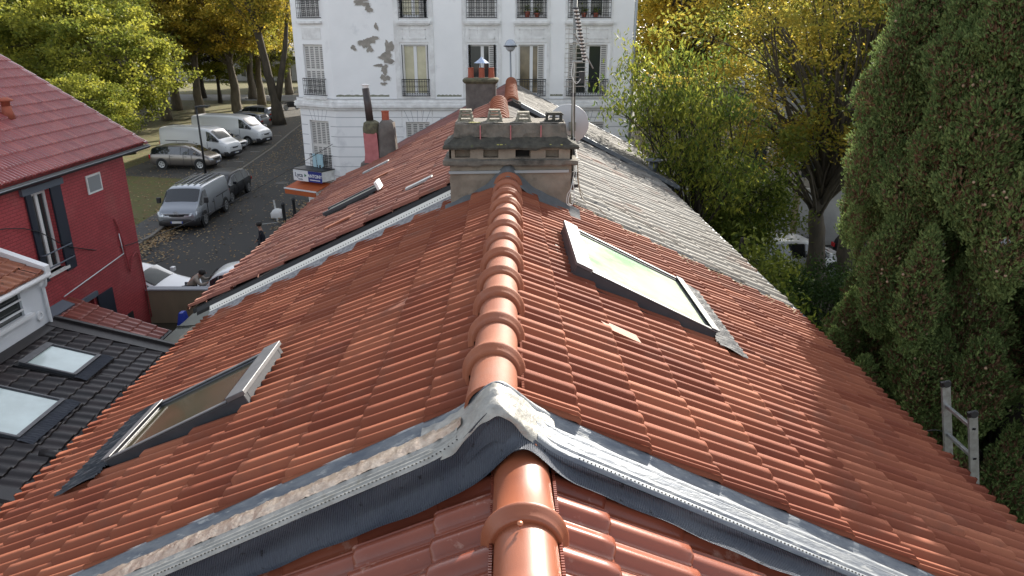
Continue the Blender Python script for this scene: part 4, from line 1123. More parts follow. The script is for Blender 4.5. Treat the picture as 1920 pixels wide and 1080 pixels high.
# dark-roofed annex
DH = thing('dark_roofed_annex', 'low annex with black brown tiles and two skylights below the white house', 'annex', (-7.5, 11.5, 0))
zD = lambda x: 2.54 - .27 * (x + 9.6)
tiled_slope('tile_roof', 'blackroof', DH, -9.55, zD(-9.55), .27, 1, 8.9, 13.85, 4.3, L=.34, W=.22, prof=PROF1, step=.035, seed=61, rough=.004)
b = MB(); slope_deck(b, -9.6, zD(-9.6), .27, 1, 8.85, 14.15, 4.35, .12); b.build('roof_deck', 'blackgap', DH)
b = MB(); slab(b, -9.6, zD(-9.6), .27, 1, .0, 4.3, 13.80, 14.20, .02, .07); slab(b, -9.6, zD(-9.6), .27, 1, .0, 4.3, 14.10, 14.18, .07, .13); slab(b, -9.6, zD(-9.6), .27, 1, .0, .22, 8.9, 13.8, .035, .06); slab(b, -9.6, zD(-9.6), .27, 1, .0, 4.3, 8.72, 8.98, .02, .08)
b.build('verge_flashing', 'blackroof', DH)
b = MB(); b.box(-9.5, -5.3, 8.9, 14.1, 0, 1.2); b.build('wall', 'housewall', DH)
skylight('skylight', DH, -9.6, zD(-9.6), .27, 1, .46, 1.46, 12.20, 13.08, .09, 'pane_pale', 'smaller skylight with pale blind, nearer the white wall', hood=.02, apron=.24, apr_ext=.1, aprmat='lead')
skylight('skylight', DH, -9.6, zD(-9.6), .27, 1, .50, 1.72, 10.10, 11.36, .09, 'pane_pale', 'larger skylight with pale blind cut by the left edge of the picture', hood=.02, apron=.26, apr_ext=.1, aprmat='lead')
for (x_, y_) in ((-7.1, 12.1), (-7.3, 9.9)):
    b = MB(); b.tube([(x_ - .12, y_, zD(x_) + .08), (x_ + .22, y_, zD(x_) + .03)], .075, 10); b.build('vent_tile', 'blackroof', DH, smooth=True)
cpad = MB(); cpad.box(-9.5, -5.4, 5.5, 8.7, .0, .25); tagp(cpad.build('concrete_terrace', 'greywall'), 'pale concrete terrace below the near edge of the dark tiled annex', 'terrace')

# red lean-to
LT = thing('red_tiled_leanto', 'low lean-to with shiny red tiles at the foot of the red brick wall', 'lean-to', (-9.7, 15.6, 0))
zl = lambda x: 2.15 - .4 * (x + 10.8)
tiled_slope('tile_roof', 'leanto', LT, -10.78, zl(-10.78), .4, 1, 14.35, 16.65, 2.28, L=.36, W=.20, prof=PROF1, step=.03, seed=71)
b = MB(); slope_deck(b, -10.78, zl(-10.78), .4, 1, 14.3, 16.65, 2.3, .1); b.build('roof_deck', 'blackgap', LT)
b = MB(); b.box(-10.78, -8.6, 14.3, 16.5, 0, .95); b.build('wall', 'housewall', LT)
b = MB(); slab(b, -10.78, zl(-10.78), .4, 1, 0, .28, 14.6, 16.3, .03, .09); b.build('top_flashing', 'greytrim', LT)
b = MB(); slab(b, -10.78, zl(-10.78), .4, 1, 2.22, 2.34, 14.35, 16.7, -.06, .02); b.build('gutter', 'blackgutter', LT)

# zinc shed roof and tan wall
ZS = thing('zinc_roofed_shed', 'flat shed with green grey zinc roof beside the tan wall', 'shed', (-6.6, 16.5, 0))
b = MB(); b.prism([(-8.25, 14.2, 1.35), (-4.2, 14.2, 1.62), (-4.2, 14.2, 1.55), (-8.25, 14.2, 1.28)], (0, 4.3, 0)); b.build('roof_sheet', 'greenzinc', ZS)
b = MB()
for y in (15.3, 16.6, 17.9): b.prism([(-8.26, y, 1.36), (-4.2, y, 1.63), (-4.2, y, 1.66), (-8.26, y, 1.39)], (0, .035, 0))
b.build('standing_seam', 'greenzinc', ZS)
b = MB(); b.box(-8.15, -4.2, 14.3, 18.4, 0, 1.28); b.build('wall', 'housewall', ZS)
tw = MB(); tw.box(-10.79, -5.0, 20.2, 20.42, 0, 1.05); TW = tw.build('tan_wall', 'tanwall'); tagp(TW, 'tan rendered yard wall between the red house and the roofs, cars parked behind it', 'wall')
tw = MB(); tw.box(-10.79, -5.0, 20.17, 20.45, 1.05, 1.09); tw.build('wall_coping', 'groove', TW)
bt = MB(); rectring(bt, [(-8.62, -8.30, 17.2, 17.6, 0), (-8.6, -8.32, 17.22, 17.58, .9), (-8.5, -8.4, 17.3, 17.5, 1.45)], 6, 6); noisy(bt, .05, 3, 3); tagp(bt.build('blue_tarpaulin', 'bluetarp'), 'scrap of bright blue tarpaulin at the foot of the tan wall', 'tarpaulin')

# ================================================================== WHITE APARTMENT BUILDING
AB = thing('apartment_building', 'tall white apartment building with peeling paint, shuttered windows and iron balconies', 'building', (-1.5, 34, 0))
FY = 29.2
HT = 15.5
wcols = [(-4.00, -3.05), (-1.42, -.40), (.50, 1.50), (2.45, 3.95)]
wrows = [(2.95, 4.95), (5.97, 7.88), (8.86, 10.75), (11.7, 13.6)]
x0f = -6.78; x1f = 4.92
holes = []
for (a, b_) in wcols:
    for (c, d) in wrows: holes.append((a - x0f, b_ - x0f, c, d))
b = MB(); wall_holes(b, (x0f, FY, 0), (1, 0, 0), (0, -1, 0), x1f - x0f, 0, HT, holes, .24)
A_ = Vector((x0f, FY, 0)); B_ = Vector((-8.45, 30.2, 0)); cd = (A_ - B_).normalized(); cn = Vector((cd.y, -cd.x, 0)); cl = (A_ - B_).length
ch = [(.47, 1.52, c, d) for (c, d) in wrows]
wall_holes(b, B_, cd, cn, cl, 0, HT, ch, .24)
Cc = Vector((-10.8, 62, 0))
b.add([B_, Cc, Cc + Vector((0, 0, HT)), B_ + Vector((0, 0, HT))], [(0, 1, 2, 3)])
b.add([(x1f, FY, 0), (x1f + .3, 60, 0), (x1f + .3, 60, HT), (x1f, FY, HT)], [(0, 1, 2, 3)])
b.add([(x0f, FY, HT), (x1f, FY, HT), (x1f + .3, 60, HT), Cc + Vector((0, 0, HT)), B_ + Vector((0, 0, HT))], [(0, 1, 2, 3, 4)])
b.add([Cc, (x1f + .3, 60, 0), (x1f + .3, 60, HT), Cc + Vector((0, 0, HT))], [(0, 1, 2, 3)])
b.build('facade_wall', 'facade', AB)
bk = MB(); bk.box(-13.0, 6.0, 62.5, 96, 0, 14.5); tagp(bk.build('street_shade_block', 'facade'), 'plain white block, unseen, added behind the tall apartment building to shade the street', 'building')  # hidden block, added to keep the street in shade
# cornice, sill band
def along(mb, z0, z1, pr, m=0, xs=None, inn=.0):
    a, c = (x0f, x1f) if xs is None else xs
    mb.box(a - pr * .45, c, FY - pr, FY - .001, z0, z1, m)
def along_ch(mb, z0, z1, pr, m=0, s0=0, s1=None):
    s1 = cl if s1 is None else s1
    mb.obox(B_, cd, cn, Vector((0, 0, 1)), s0, s1, .001, pr, z0, z1, m)
b = MB()
for z0, z1, pr in ((5.42, 5.52, .10), (5.52, 5.62, .20), (5.62, 5.72, .16), (5.72, 5.84, .05)):
    along(b, z0, z1, pr); along_ch(b, z0, z1, pr, s0=-.1, s1=cl + .02)
b.build('cornice', 'facade_trim', AB)
b = MB()
for z0, z1, pr in ((5.836, 5.85, .07),):
    along(b, z0, z1, pr); along_ch(b, z0, z1, pr)
for z in (3.15, 3.55, 3.95, 4.35, 4.75, 5.12, 2.75, 2.35, 1.95):
    xsr = [x0f] + [v for (a, c) in wcols for v in (a - .12, c + .12)] + [x1f]
    if z > 4.9: xsr = [x0f, x1f]
    for i in range(0, len(xsr), 2): b.box(xsr[i], xsr[i + 1], FY - .004, FY - .001, z, z + .022)
    if z < 4.9:
        b.obox(B_, cd, cn, Vector((0, 0, 1)), 0, .36, .001, .004, z, z + .022); b.obox(B_, cd, cn, Vector((0, 0, 1)), 1.62, cl, .001, .004, z, z + .022)
    else: b.obox(B_, cd, cn, Vector((0, 0, 1)), 0, cl, .001, .004, z, z + .022)
for (a, c) in wcols:
    m_ = (a + c) / 2
    for k in range(-2, 3):
        b.prism([(m_ + k * .17 - .008, FY - .004, 4.97), (m_ + k * .17 + .008, FY - .004, 4.97), (m_ + k * .26 + .008, FY - .004, 5.40), (m_ + k * .26 - .008, FY - .004, 5.40)], (0, .003, 0))
for k in range(-2, 3):
    P = lambda s, z: B_ + cd * s + cn * .001 + Vector((0, 0, z)); m_ = .995
    b.prism([P(m_ + k * .17 - .008, 4.97), P(m_ + k * .17 + .008, 4.97), P(m_ + k * .25 + .008, 5.40), P(m_ + k * .25 - .008, 5.40)], cn * .003)
b.build('stone_groove', 'groove', AB)
# window bays: proud pilaster strips, spandrel panels
b = MB()
edges = [(-4.30, -2.78), (-1.68, -.16), (.36, 1.72), (2.28, 4.12)]
for (a, c), (wa, wb) in zip(edges, wcols):
    b.box(a, wa - .10, FY - .035, FY - .001, 5.86, HT); b.box(wb + .10, c, FY - .035, FY - .001, 5.86, HT)
    for r0, r1 in ((7.96, 8.62), (10.83, 11.5)):
        b.box(wa - .10, wb + .10, FY - .035, FY - .001, r0, r1)
        for (p, q, r_, s_) in ((wa + .02, wb - .02, r0 + .13, r0 + .16), (wa + .02, wb - .02, r1 - .20, r1 - .17), (wa + .02, wa + .05, r0 + .13, r1 - .17), (wb - .05, wb - .02, r0 + .13, r1 - .17)):
            b.box(p, q, FY - .050, FY - .036, r_, s_)
    b.box(wa - .10, wb + .10, FY - .036, FY - .001, 5.86, 5.95)
for r0, r1 in ((8.08, 8.50), (10.95, 11.37)):
    b.obox(B_, cd, cn, Vector((0, 0, 1)), .50, 1.50, .001, .02, r0, r1)
b.build('bay_trim', 'facade_trim', AB)
b = MB()
for (wa, wb) in wcols:
    for z in (8.74, 11.60): b.box(wa - .18, wb + .18, FY - .16, FY - .002, z - .10, z); b.box(wa - .13, wb + .13, FY - .11, FY - .002, z - .16, z - .10)
for z in (8.74, 11.6, 5.9, 2.9): b.obox(B_, cd, cn, Vector((0, 0, 1)), .36, 1.62, .001, .14, z - .09, z)
build_each(b, 'balcony_slab', 'facade_trim', AB)
# downpipe at the right corner
b = MB(); b.tube([(4.97, FY - .07, 0), (4.97, FY - .07, HT)], .055, 8); b.build('downpipe', 'galv', AB, smooth=True)
# peeling patches
def blob(mb, cx, cz, rx, rz, seed, mm=0, n=30, plane='f'):
    r_ = random.Random(seed); ph = [r_.uniform(0, 6.3) for _ in range(5)]
    pts = []
    for k in range(n):
        t = 2 * math.pi * k / n
        q = 1 + .24 * math.sin(2 * t + ph[0]) + .18 * math.sin(3 * t + ph[1]) + .12 * math.sin(5 * t + ph[2]) + .09 * math.sin(9 * t + ph[3]) + .06 * math.sin(14 * t + ph[4])
        pts.append((cx + rx * q * math.cos(t), FY - .006 - seed * .0009, cz + rz * q * math.sin(t)))
    V = [(cx, FY - .006 - seed * .0009, cz)] + pts; V += [(v[0], FY - .0005, v[2]) for v in V]
    N1 = n + 1
    mb.add(V, [(0, 1 + (k + 1) % n, 1 + k)[::-1] for k in range(n)] + [(1 + k, 1 + (k + 1) % n, N1 + 1 + (k + 1) % n, N1 + 1 + k) for k in range(n)], mm)
b = MB()
for (px_, py_, rx, rz, sd) in [(690, 80, .22, .20, 1), (703, 74, .20, .12, 2), (697, 92, .10, .13, 3), (733, 88, .14, .28, 4), (727, 108, .28, .18, 5), (722, 130, .14, .16, 6), (722, 146, .16, .13, 7), (719, 157, .1, .07, 8), (686, 8, .26, .10, 9), (699, 17, .14, .14, 10), (711, 50, .07, .12, 11), (667, 89, .09, .10, 12), (712, 122, .14, .07, 13), (690, 2, .2, .08, 14)]:
    X_ = (px_ - 948) / 1340 * 28.05; Z_ = 8.3 - (py_ - 62) * .942 * 28.1 / 1340
    blob(b, X_, Z_, rx, rz, sd)
    b3 = MB(); blob(b3, X_ + .015, Z_ - .02, rx * 1.2, rz * 1.15, sd); b3.v = [(v[0], FY - .0022 - sd * .00018 if v[1] < FY - .001 else v[1], v[2]) for v in b3.v]; b3.build('flaking_edge', 'stain', AB)
build_each(b, 'peeled_patch', 'peel', AB)
b = MB()
for (xa, xb, z) in [(-6.7, -4.6, 5.93), (-2.72, -1.75, 5.93), (-.1, .3, 5.93), (1.75, 2.25, 5.95)]:
    P = [(xa, FY - .004, z)]
    n = 24
    for k in range(n + 1): P.append((xa + (xb - xa) * k / n, FY - .004, z + .05 + .035 * abs(math.sin(k * 2.3)) ))
    P.append((xb, FY - .004, z)); b.prism(P[::-1], (0, .003, 0))
build_each(b, 'moss_streak', 'moss_line', AB)
b = MB()
rs_ = random.Random(4)
for (wa, wb) in wcols:
    for z in (8.56, 5.40):
        for x in (wa - .15, wb + .12, (wa + wb) / 2 + rs_.uniform(-.3, .3)):
            n = 10; h = rs_.uniform(.25, .8); wd = rs_.uniform(.02, .05)
            P = [(x + wd * (1 - k / n) + .008 * math.sin(k * 3.1), FY - (.0365 if z > 6 else .0045), z - h * k / n) for k in range(n)] + [(x - wd * (1 - k / n) + .008 * math.sin(k * 2.3), FY - (.0365 if z > 6 else .0045), z - h * k / n) for k in range(n - 1, -1, -1)]
            V = P + [(v[0], v[1] + .001, v[2]) for v in P]; m = len(P)
            b.add(V, [(k, k + 1, m - 2 - k, m - 1 - k) for k in range(n - 1)])
build_each(b, 'rain_stain', 'stain', AB)
# windows
def railing(mb, P, w, h, dep=.10):
    """iron guard; P(s, z, out) gives a point"""
    for z in (0, h): mb.tube([P(-.06, z, 0), P(-.06, z, dep), P(w + .06, z, dep), P(w + .06, z, 0)], .016, 5)
    mb.tube([P(-.06, h * .86, dep), P(w + .06, h * .86, dep)], .010, 4)
    mb.tube([P(-.06, h * .28, dep), P(w + .06, h * .28, dep)], .010, 4)
    n = max(6, int(w / .085))
    for k in range(n + 1):
        s = -.06 + (w + .12) * k / n
        mb.tube([P(s, 0, dep), P(s, h, dep)], .008, 4)
        if k < n:
            s2 = s + (w + .12) / n / 2
            for zz, rr in ((h * .14, .035), (h * .57, .030)):
                mb.tube([P(s2 + rr * math.cos(t), zz + rr * math.sin(t), dep) for t in [2 * math.pi * q / 6 for q in range(7)]], .006, 4, cap=False)
def apt_window(P, nrm, w, z0, z1, kind, rail=True, seed=0):
    d = .17
    fr = MB(); t = .06
    def bx(mb, s0, s1, a, b_, o0, o1, m=0):
        v = [P(s0, a, o0), P(s1, a, o0), P(s1, a, o1), P(s0, a, o1), P(s0, b_, o0), P(s1, b_, o0), P(s1, b_, o1), P(s0, b_, o1)]
        mb.add(v, [(0, 3, 2, 1), (4, 5, 6, 7), (0, 1, 5, 4), (1, 2, 6, 5), (2, 3, 7, 6), (3, 0, 4, 7)], m)
    h = z1 - z0
    if kind != 'closed':
        bx(fr, 0, t, 0, h, -d, -d + .04); bx(fr, w - t, w, 0, h, -d, -d + .04); bx(fr, t, w - t, h - t, h, -d, -d + .04); bx(fr, t, w - t, 0, .10, -d, -d + .04)
        bx(fr, w / 2 - .06, w / 2 + .06, .10, h - t, -d, -d + .05)
        win = fr.build('window', 'winframe', AB)
        g = MB(); bx(g, t, w - t, .1, h - t, -d + .005, -d + .012); g.build('pane', {'curtain': 'curtain', 'brown': 'curtain2', 'dark': 'glass_dark'}[kind.split('_')[0]], win)
        sh = MB(); gp = MB()
        if 'slim' in kind:   # folded shutters seen edge on, black bars either side
            bx(sh, -.005, .055, 0, h, -.14, -.01); bx(sh, w - .055, w + .005, 0, h, -.14, -.01); build_each(sh, 'shutter', 'shutter', win)
            bx(gp, -.03, -.006, 0, h, .002, .03); bx(gp, w + .006, w + .03, 0, h, .002, .03); build_each(gp, 'shutter_bar', 'iron', win)
        if 'right' in kind or 'both' in kind:
            for (s0, s1) in ([(w - .26, w - .01)] if 'right' in kind else [(.01, .26), (w - .26, w - .01)]):
                bx(sh, s0, s1, 0, h, -.09, -.06)
                n = int(h / .075)
                bx(gp, s0 + .03, s1 - .03, .04, h - .03, -.0605, -.0595)
                for k in range(0): bx(sh, s0 + .03, s1 - .03, .07 + k * .075, .105 + k * .075, -.06, -.054)
            build_each(sh, 'shutter', 'shutter', win); build_each(gp, 'shutter_louvre', 'louvre', win)
    else:
        nl_ = 4; sw = w / nl_
        for k in range(nl_): bx(fr, k * sw + .004, (k + 1) * sw - .004, 0, h, -.12, -.09)
        win = fr.build('window', 'shutter', AB, label='closed white louvred shutters')
        g = MB()
        n = int(h / .075)
        for k in range(nl_):
            for (za, zb) in ((.06, h * .5 - .05), (h * .5 + .05, h - .08)): bx(g, k * sw + .04, (k + 1) * sw - .04, za, zb, -.0895, -.087)
        build_each(g, 'shutter_louvre', 'louvre', win)
        g = MB(); bx(g, 0, w, 0, h, -.20, -.19); g.build('pane', 'glass_dark', win)
    if rail:
        r_ = MB(); railing(r_, P, w, .62 if h > 1.8 else .4); r_.build('balcony_railing', 'iron', win)
    return win
kinds = {(0, 0): 'closed', (1, 0): 'closed', (2, 0): 'closed', (3, 0): 'closed',
         (0, 1): 'curtain_slim', (1, 1): 'dark_right_slim', (2, 1): 'brown_right', (3, 1): 'dark_both',
         (0, 2): 'curtain_right_slim', (1, 2): 'closed', (2, 2): 'dark_slim', (3, 2): 'dark_both',
         (0, 3): 'closed', (1, 3): 'curtain_slim', (2, 3): 'closed', (3, 3): 'dark_both'}
for (ci, (a, c)) in enumerate(wcols):
    for ri, (z0, z1) in enumerate(wrows):
        P = (lambda a, z0: (lambda s, z, o: Vector((a + s, FY - o, z0 + z))))(a, z0)
        apt_window(P, None, c - a, z0, z1, kinds[(ci, ri)], rail=(ri > 0))
for ri, (z0, z1) in enumerate(wrows):
    P = (lambda z0: (lambda s, z, o: B_ + cd * (.47 + s) + cn * o + Vector((0, 0, z0 + z))))(z0)
    apt_window(P, None, 1.05, z0, z1, 'closed', rail=True)
b = MB(); b.box(-2.62, -2.44, FY - .01, FY + .0, 4.92, 5.10); b.build('air_grille', 'groove', AB)
# shop front under the chamfer
sg = thing('shop_sign', 'white and blue boxed shop sign reading ANTONY above the orange awning', 'sign', tuple(B_ + cn * .4 + Vector((0, 0, 2.5))))
SO = B_ + cn * .30 + Vector((0, 0, 0)); Zv = Vector((0, 0, 1))
b = MB(); b.obox(SO, cd, cn, Zv, .02, 1.62, -.30, .42, 2.60, 3.02); b.build('sign_box', 'facade_trim', sg)
b = MB(); b.obox(SO, cd, cn, Zv, .0, 1.66, -.32, .46, 3.02, 3.05); b.build('sign_roof', 'blackpl', sg)
b = MB(); b.obox(SO, cd, cn, Zv, .02, .86, .421, .44, 2.56, 3.0); b.build('sign_panel', 'signwhite', sg, label='white panel')
b = MB(); b.obox(SO, cd, cn, Zv, .862, 1.62, .421, .44, 2.56, 3.0); b.build('sign_panel', 'signblue', sg, label='blue panel')
def sp(s, z, o=.443): return SO + cd * s + cn * o + Vector((0, 0, z))
text_mesh('lettering', 'Lyca', .25, 'signdark', sp(.34, 2.80), cd, Zv, sg, .003, .003)
text_mesh('lettering', 'Mobile', .09, 'signdark', sp(.42, 2.63), cd, Zv, sg, .003)
text_mesh('lettering', 'ANTONY', .185, 'signwhite', sp(1.24, 2.80), cd, Zv, sg, .003, .005)
b = MB(); b.obox(SO, cd, cn, Zv, .95, 1.52, .441, .445, 2.63, 2.665); b.build('small_print_line', 'signwhite', sg)
b = MB(); b.prism([sp(.66, 2.74), sp(.78, 2.80), sp(.66, 2.88)], cn * .004); b.build('sign_emblem', 'signgreen', sg)
b = MB()
b.prism([sp(-.1, 2.50, .0), sp(-.1, 2.30, .85), sp(-.1, 2.26, .85), sp(-.1, 2.46, 0)], cd * 1.75)
aw = b.build('shop_awning', 'orange'); tagp(aw, 'orange shop awning with white front bar under the blue and white sign', 'awning')
b = MB(); b.obox(SO, cd, cn, Zv, -.12, 1.67, .85, .90, 2.26, 2.31); b.build('front_bar', 'whitepaint', aw)
b = MB(); b.obox(SO, cd, cn, Zv, -.1, 1.65, .86, .875, 2.06, 2.26); b.build('valance', 'orange', aw)
# washing and plants on balconies
b = MB()
for k, (s0, s1, l) in enumerate([(.12, .30, .55), (.34, .62, .45), (.36, .44, .75), (.54, .62, .72), (.62, .70, .5)]):
    P = lambda s, z, o: B_ + cd * (.47 + s) + cn * o + Vector((0, 0, 2.95 + z))
    rows = [[P(s0 + (s1 - s0) * i / 4, .66 - l * j / 5, .13 + .015 * math.sin(i * 2 + k + j * .7)) for i in range(5)] for j in range(6)]
    b.grid(rows); b.grid([[v + cn * -.008 for v in r] for r in rows], flip=True)
tagp(b.build('hanging_laundry', 'cloth', smooth=True), 'pale blue clothes drying on the lower corner balcony of the white building', 'laundry')
def flowerpot(x, z, h, lab):
    t = thing('flower_pot', lab, 'flower pot', (x, FY - .02, z))
    b = MB(); b.lathe((x, FY - .0, z), [(.07, 0), (.10, h), (.11, h), (.11, h + .03), (.08, h + .03), (.07, h), (0, h)], 10); b.build('pot', 'pot_clay', t)
    rs = np.random.RandomState(int(x * 100)); scatter_leaves('foliage', np.array([x, FY, z + h + .12]) + rs.normal(0, .07, (60, 3)), .07, 'leaf_green', t, 3, .8)
flowerpot(.83, 8.87, .17, 'tilted terracotta pot behind the third upper balcony railing'); flowerpot(1.2, 8.87, .12, 'small pot with leaves on the third upper balcony, right of the terracotta one')
flowerpot(3.0, 8.87, .14, 'pot with leaves at left on the wide upper right balcony'); flowerpot(3.45, 8.87, .14, 'pot with leaves at right on the wide upper right balcony')

# globe street lamp between the rows
GL = thing('globe_street_lamp', 'thin street lamp with a glass globe head in front of the white facade', 'street lamp', (.25, 27, 0))
b = MB(); b.tube([(.30, 27, 0), (.25, 27, 4), (.17, 27, 7.70)], [.06, .05, .028], 10); b.build('pole', 'galv', GL, smooth=True)
b = MB(); b.lathe((.17, 27, 7.86), [(.0, .0), (.20, .0), (.215, .01), (.20, .08), (.15, .17), (.08, .22), (0, .235)], 24); b.build('globe_top', 'lampglass', GL, smooth=True)
b = MB(); b.lathe((.17, 27, 7.68), [(0, .0), (.07, .0), (.15, .07), (.18, .14), (.185, .17), (0, .17)], 24); b.build('globe_bottom', 'dish', GL, smooth=True)
b = MB(); b.lathe((.17, 27, 7.84), [(.15, 0), (.24, .0), (.245, .02), (.24, .04), (.15, .04)], 24); b.build('rim', 'blackpl', GL)
# black street lamp
SL = thing('black_street_lamp', 'black street lamp with flat head beside the taupe car', 'street lamp', (-18.5, 44, 0))
b = MB(); b.tube([(-18.5, 44, 0), (-18.5, 44, 4.15)], .07, 10, r1=.05); b.build('pole', 'iron', SL, smooth=True)
b = MB(); b.box(-18.55, -17.8, 43.9, 44.1, 4.12, 4.2); b.box(-18.3, -17.7, 43.85, 44.15, 4.18, 4.24); b.build('lamp_head', 'iron', SL)

# ================================================================== VEHICLES
SHAPES = {
 # station: x (m, rear negative), z bottom, z belt, z roof, belt half width factor, roof half width factor
 'hatch': dict(st=[(-.5, .42, .80, .84, .80, .70), (-.487, .30, .90, .96, .90, .76), (-.44, .22, .92, 1.22, .96, .72), (-.36, .20, .92, 1.42, 1, .72), (-.18, .20, .91, 1.49, 1, .74), (.04, .20, .90, 1.47, 1, .73), (.15, .20, .89, 1.36, 1, .71), (.29, .20, .89, .97, .99, .78), (.40, .21, .82, .86, .96, .74), (.475, .24, .70, .73, .88, .66), (.5, .34, .55, .58, .78, .60)],
      win=[(2, 3), (3, 4), (4, 5), (5, 6), (6, 7)], ws=(6, 7), rw=(1, 2)),
 'mpv': dict(st=[(-.5, .42, .85, .95, .82, .74), (-.488, .30, .98, 1.06, .92, .78), (-.455, .22, 1.0, 1.36, .97, .74), (-.38, .20, 1.0, 1.56, 1, .74), (-.18, .20, .99, 1.62, 1, .76), (.02, .20, .97, 1.60, 1, .75), (.15, .20, .96, 1.47, 1, .73), (.33, .20, .95, 1.03, .99, .80), (.42, .21, .86, .92, .95, .76), (.48, .24, .72, .76, .88, .68), (.5, .34, .56, .6, .78, .60)],
      win=[(2, 3), (3, 4), (4, 5), (5, 6), (6, 7)], ws=(6, 7), rw=(1, 2)),
 'van': dict(st=[(-.5, .34, 1.10, 1.82, .95, .84), (-.49, .28, 1.12, 1.90, 1, .86), (-.30, .26, 1.12, 1.93, 1, .87), (-.05, .26, 1.12, 1.93, 1, .87), (.14, .26, 1.12, 1.91, 1, .86), (.22, .26, 1.11, 1.84, 1, .83), (.355, .26, 1.10, 1.20, .99, .84), (.44, .27, 1.0, 1.06, .96, .80), (.485, .28, .86, .90, .90, .74), (.5, .34, .66, .70, .84, .66)],
      win=[(4, 5), (5, 6)], ws=(5, 6), rw=None),
 'bigvan': dict(st=[(-.5, .40, 1.40, 2.30, .96, .86), (-.492, .36, 1.42, 2.38, 1, .88), (-.30, .36, 1.42, 2.42, 1, .89), (0.0, .36, 1.42, 2.42, 1, .89), (.19, .36, 1.40, 2.38, 1, .88), (.25, .36, 1.38, 2.22, 1, .83), (.375, .36, 1.34, 1.44, .99, .82), (.455, .36, 1.18, 1.26, .95, .78), (.49, .36, .95, 1.0, .88, .72), (.5, .40, .72, .76, .82, .64)],
      win=[(4, 5), (5, 6)], ws=(5, 6), rw=None),
}
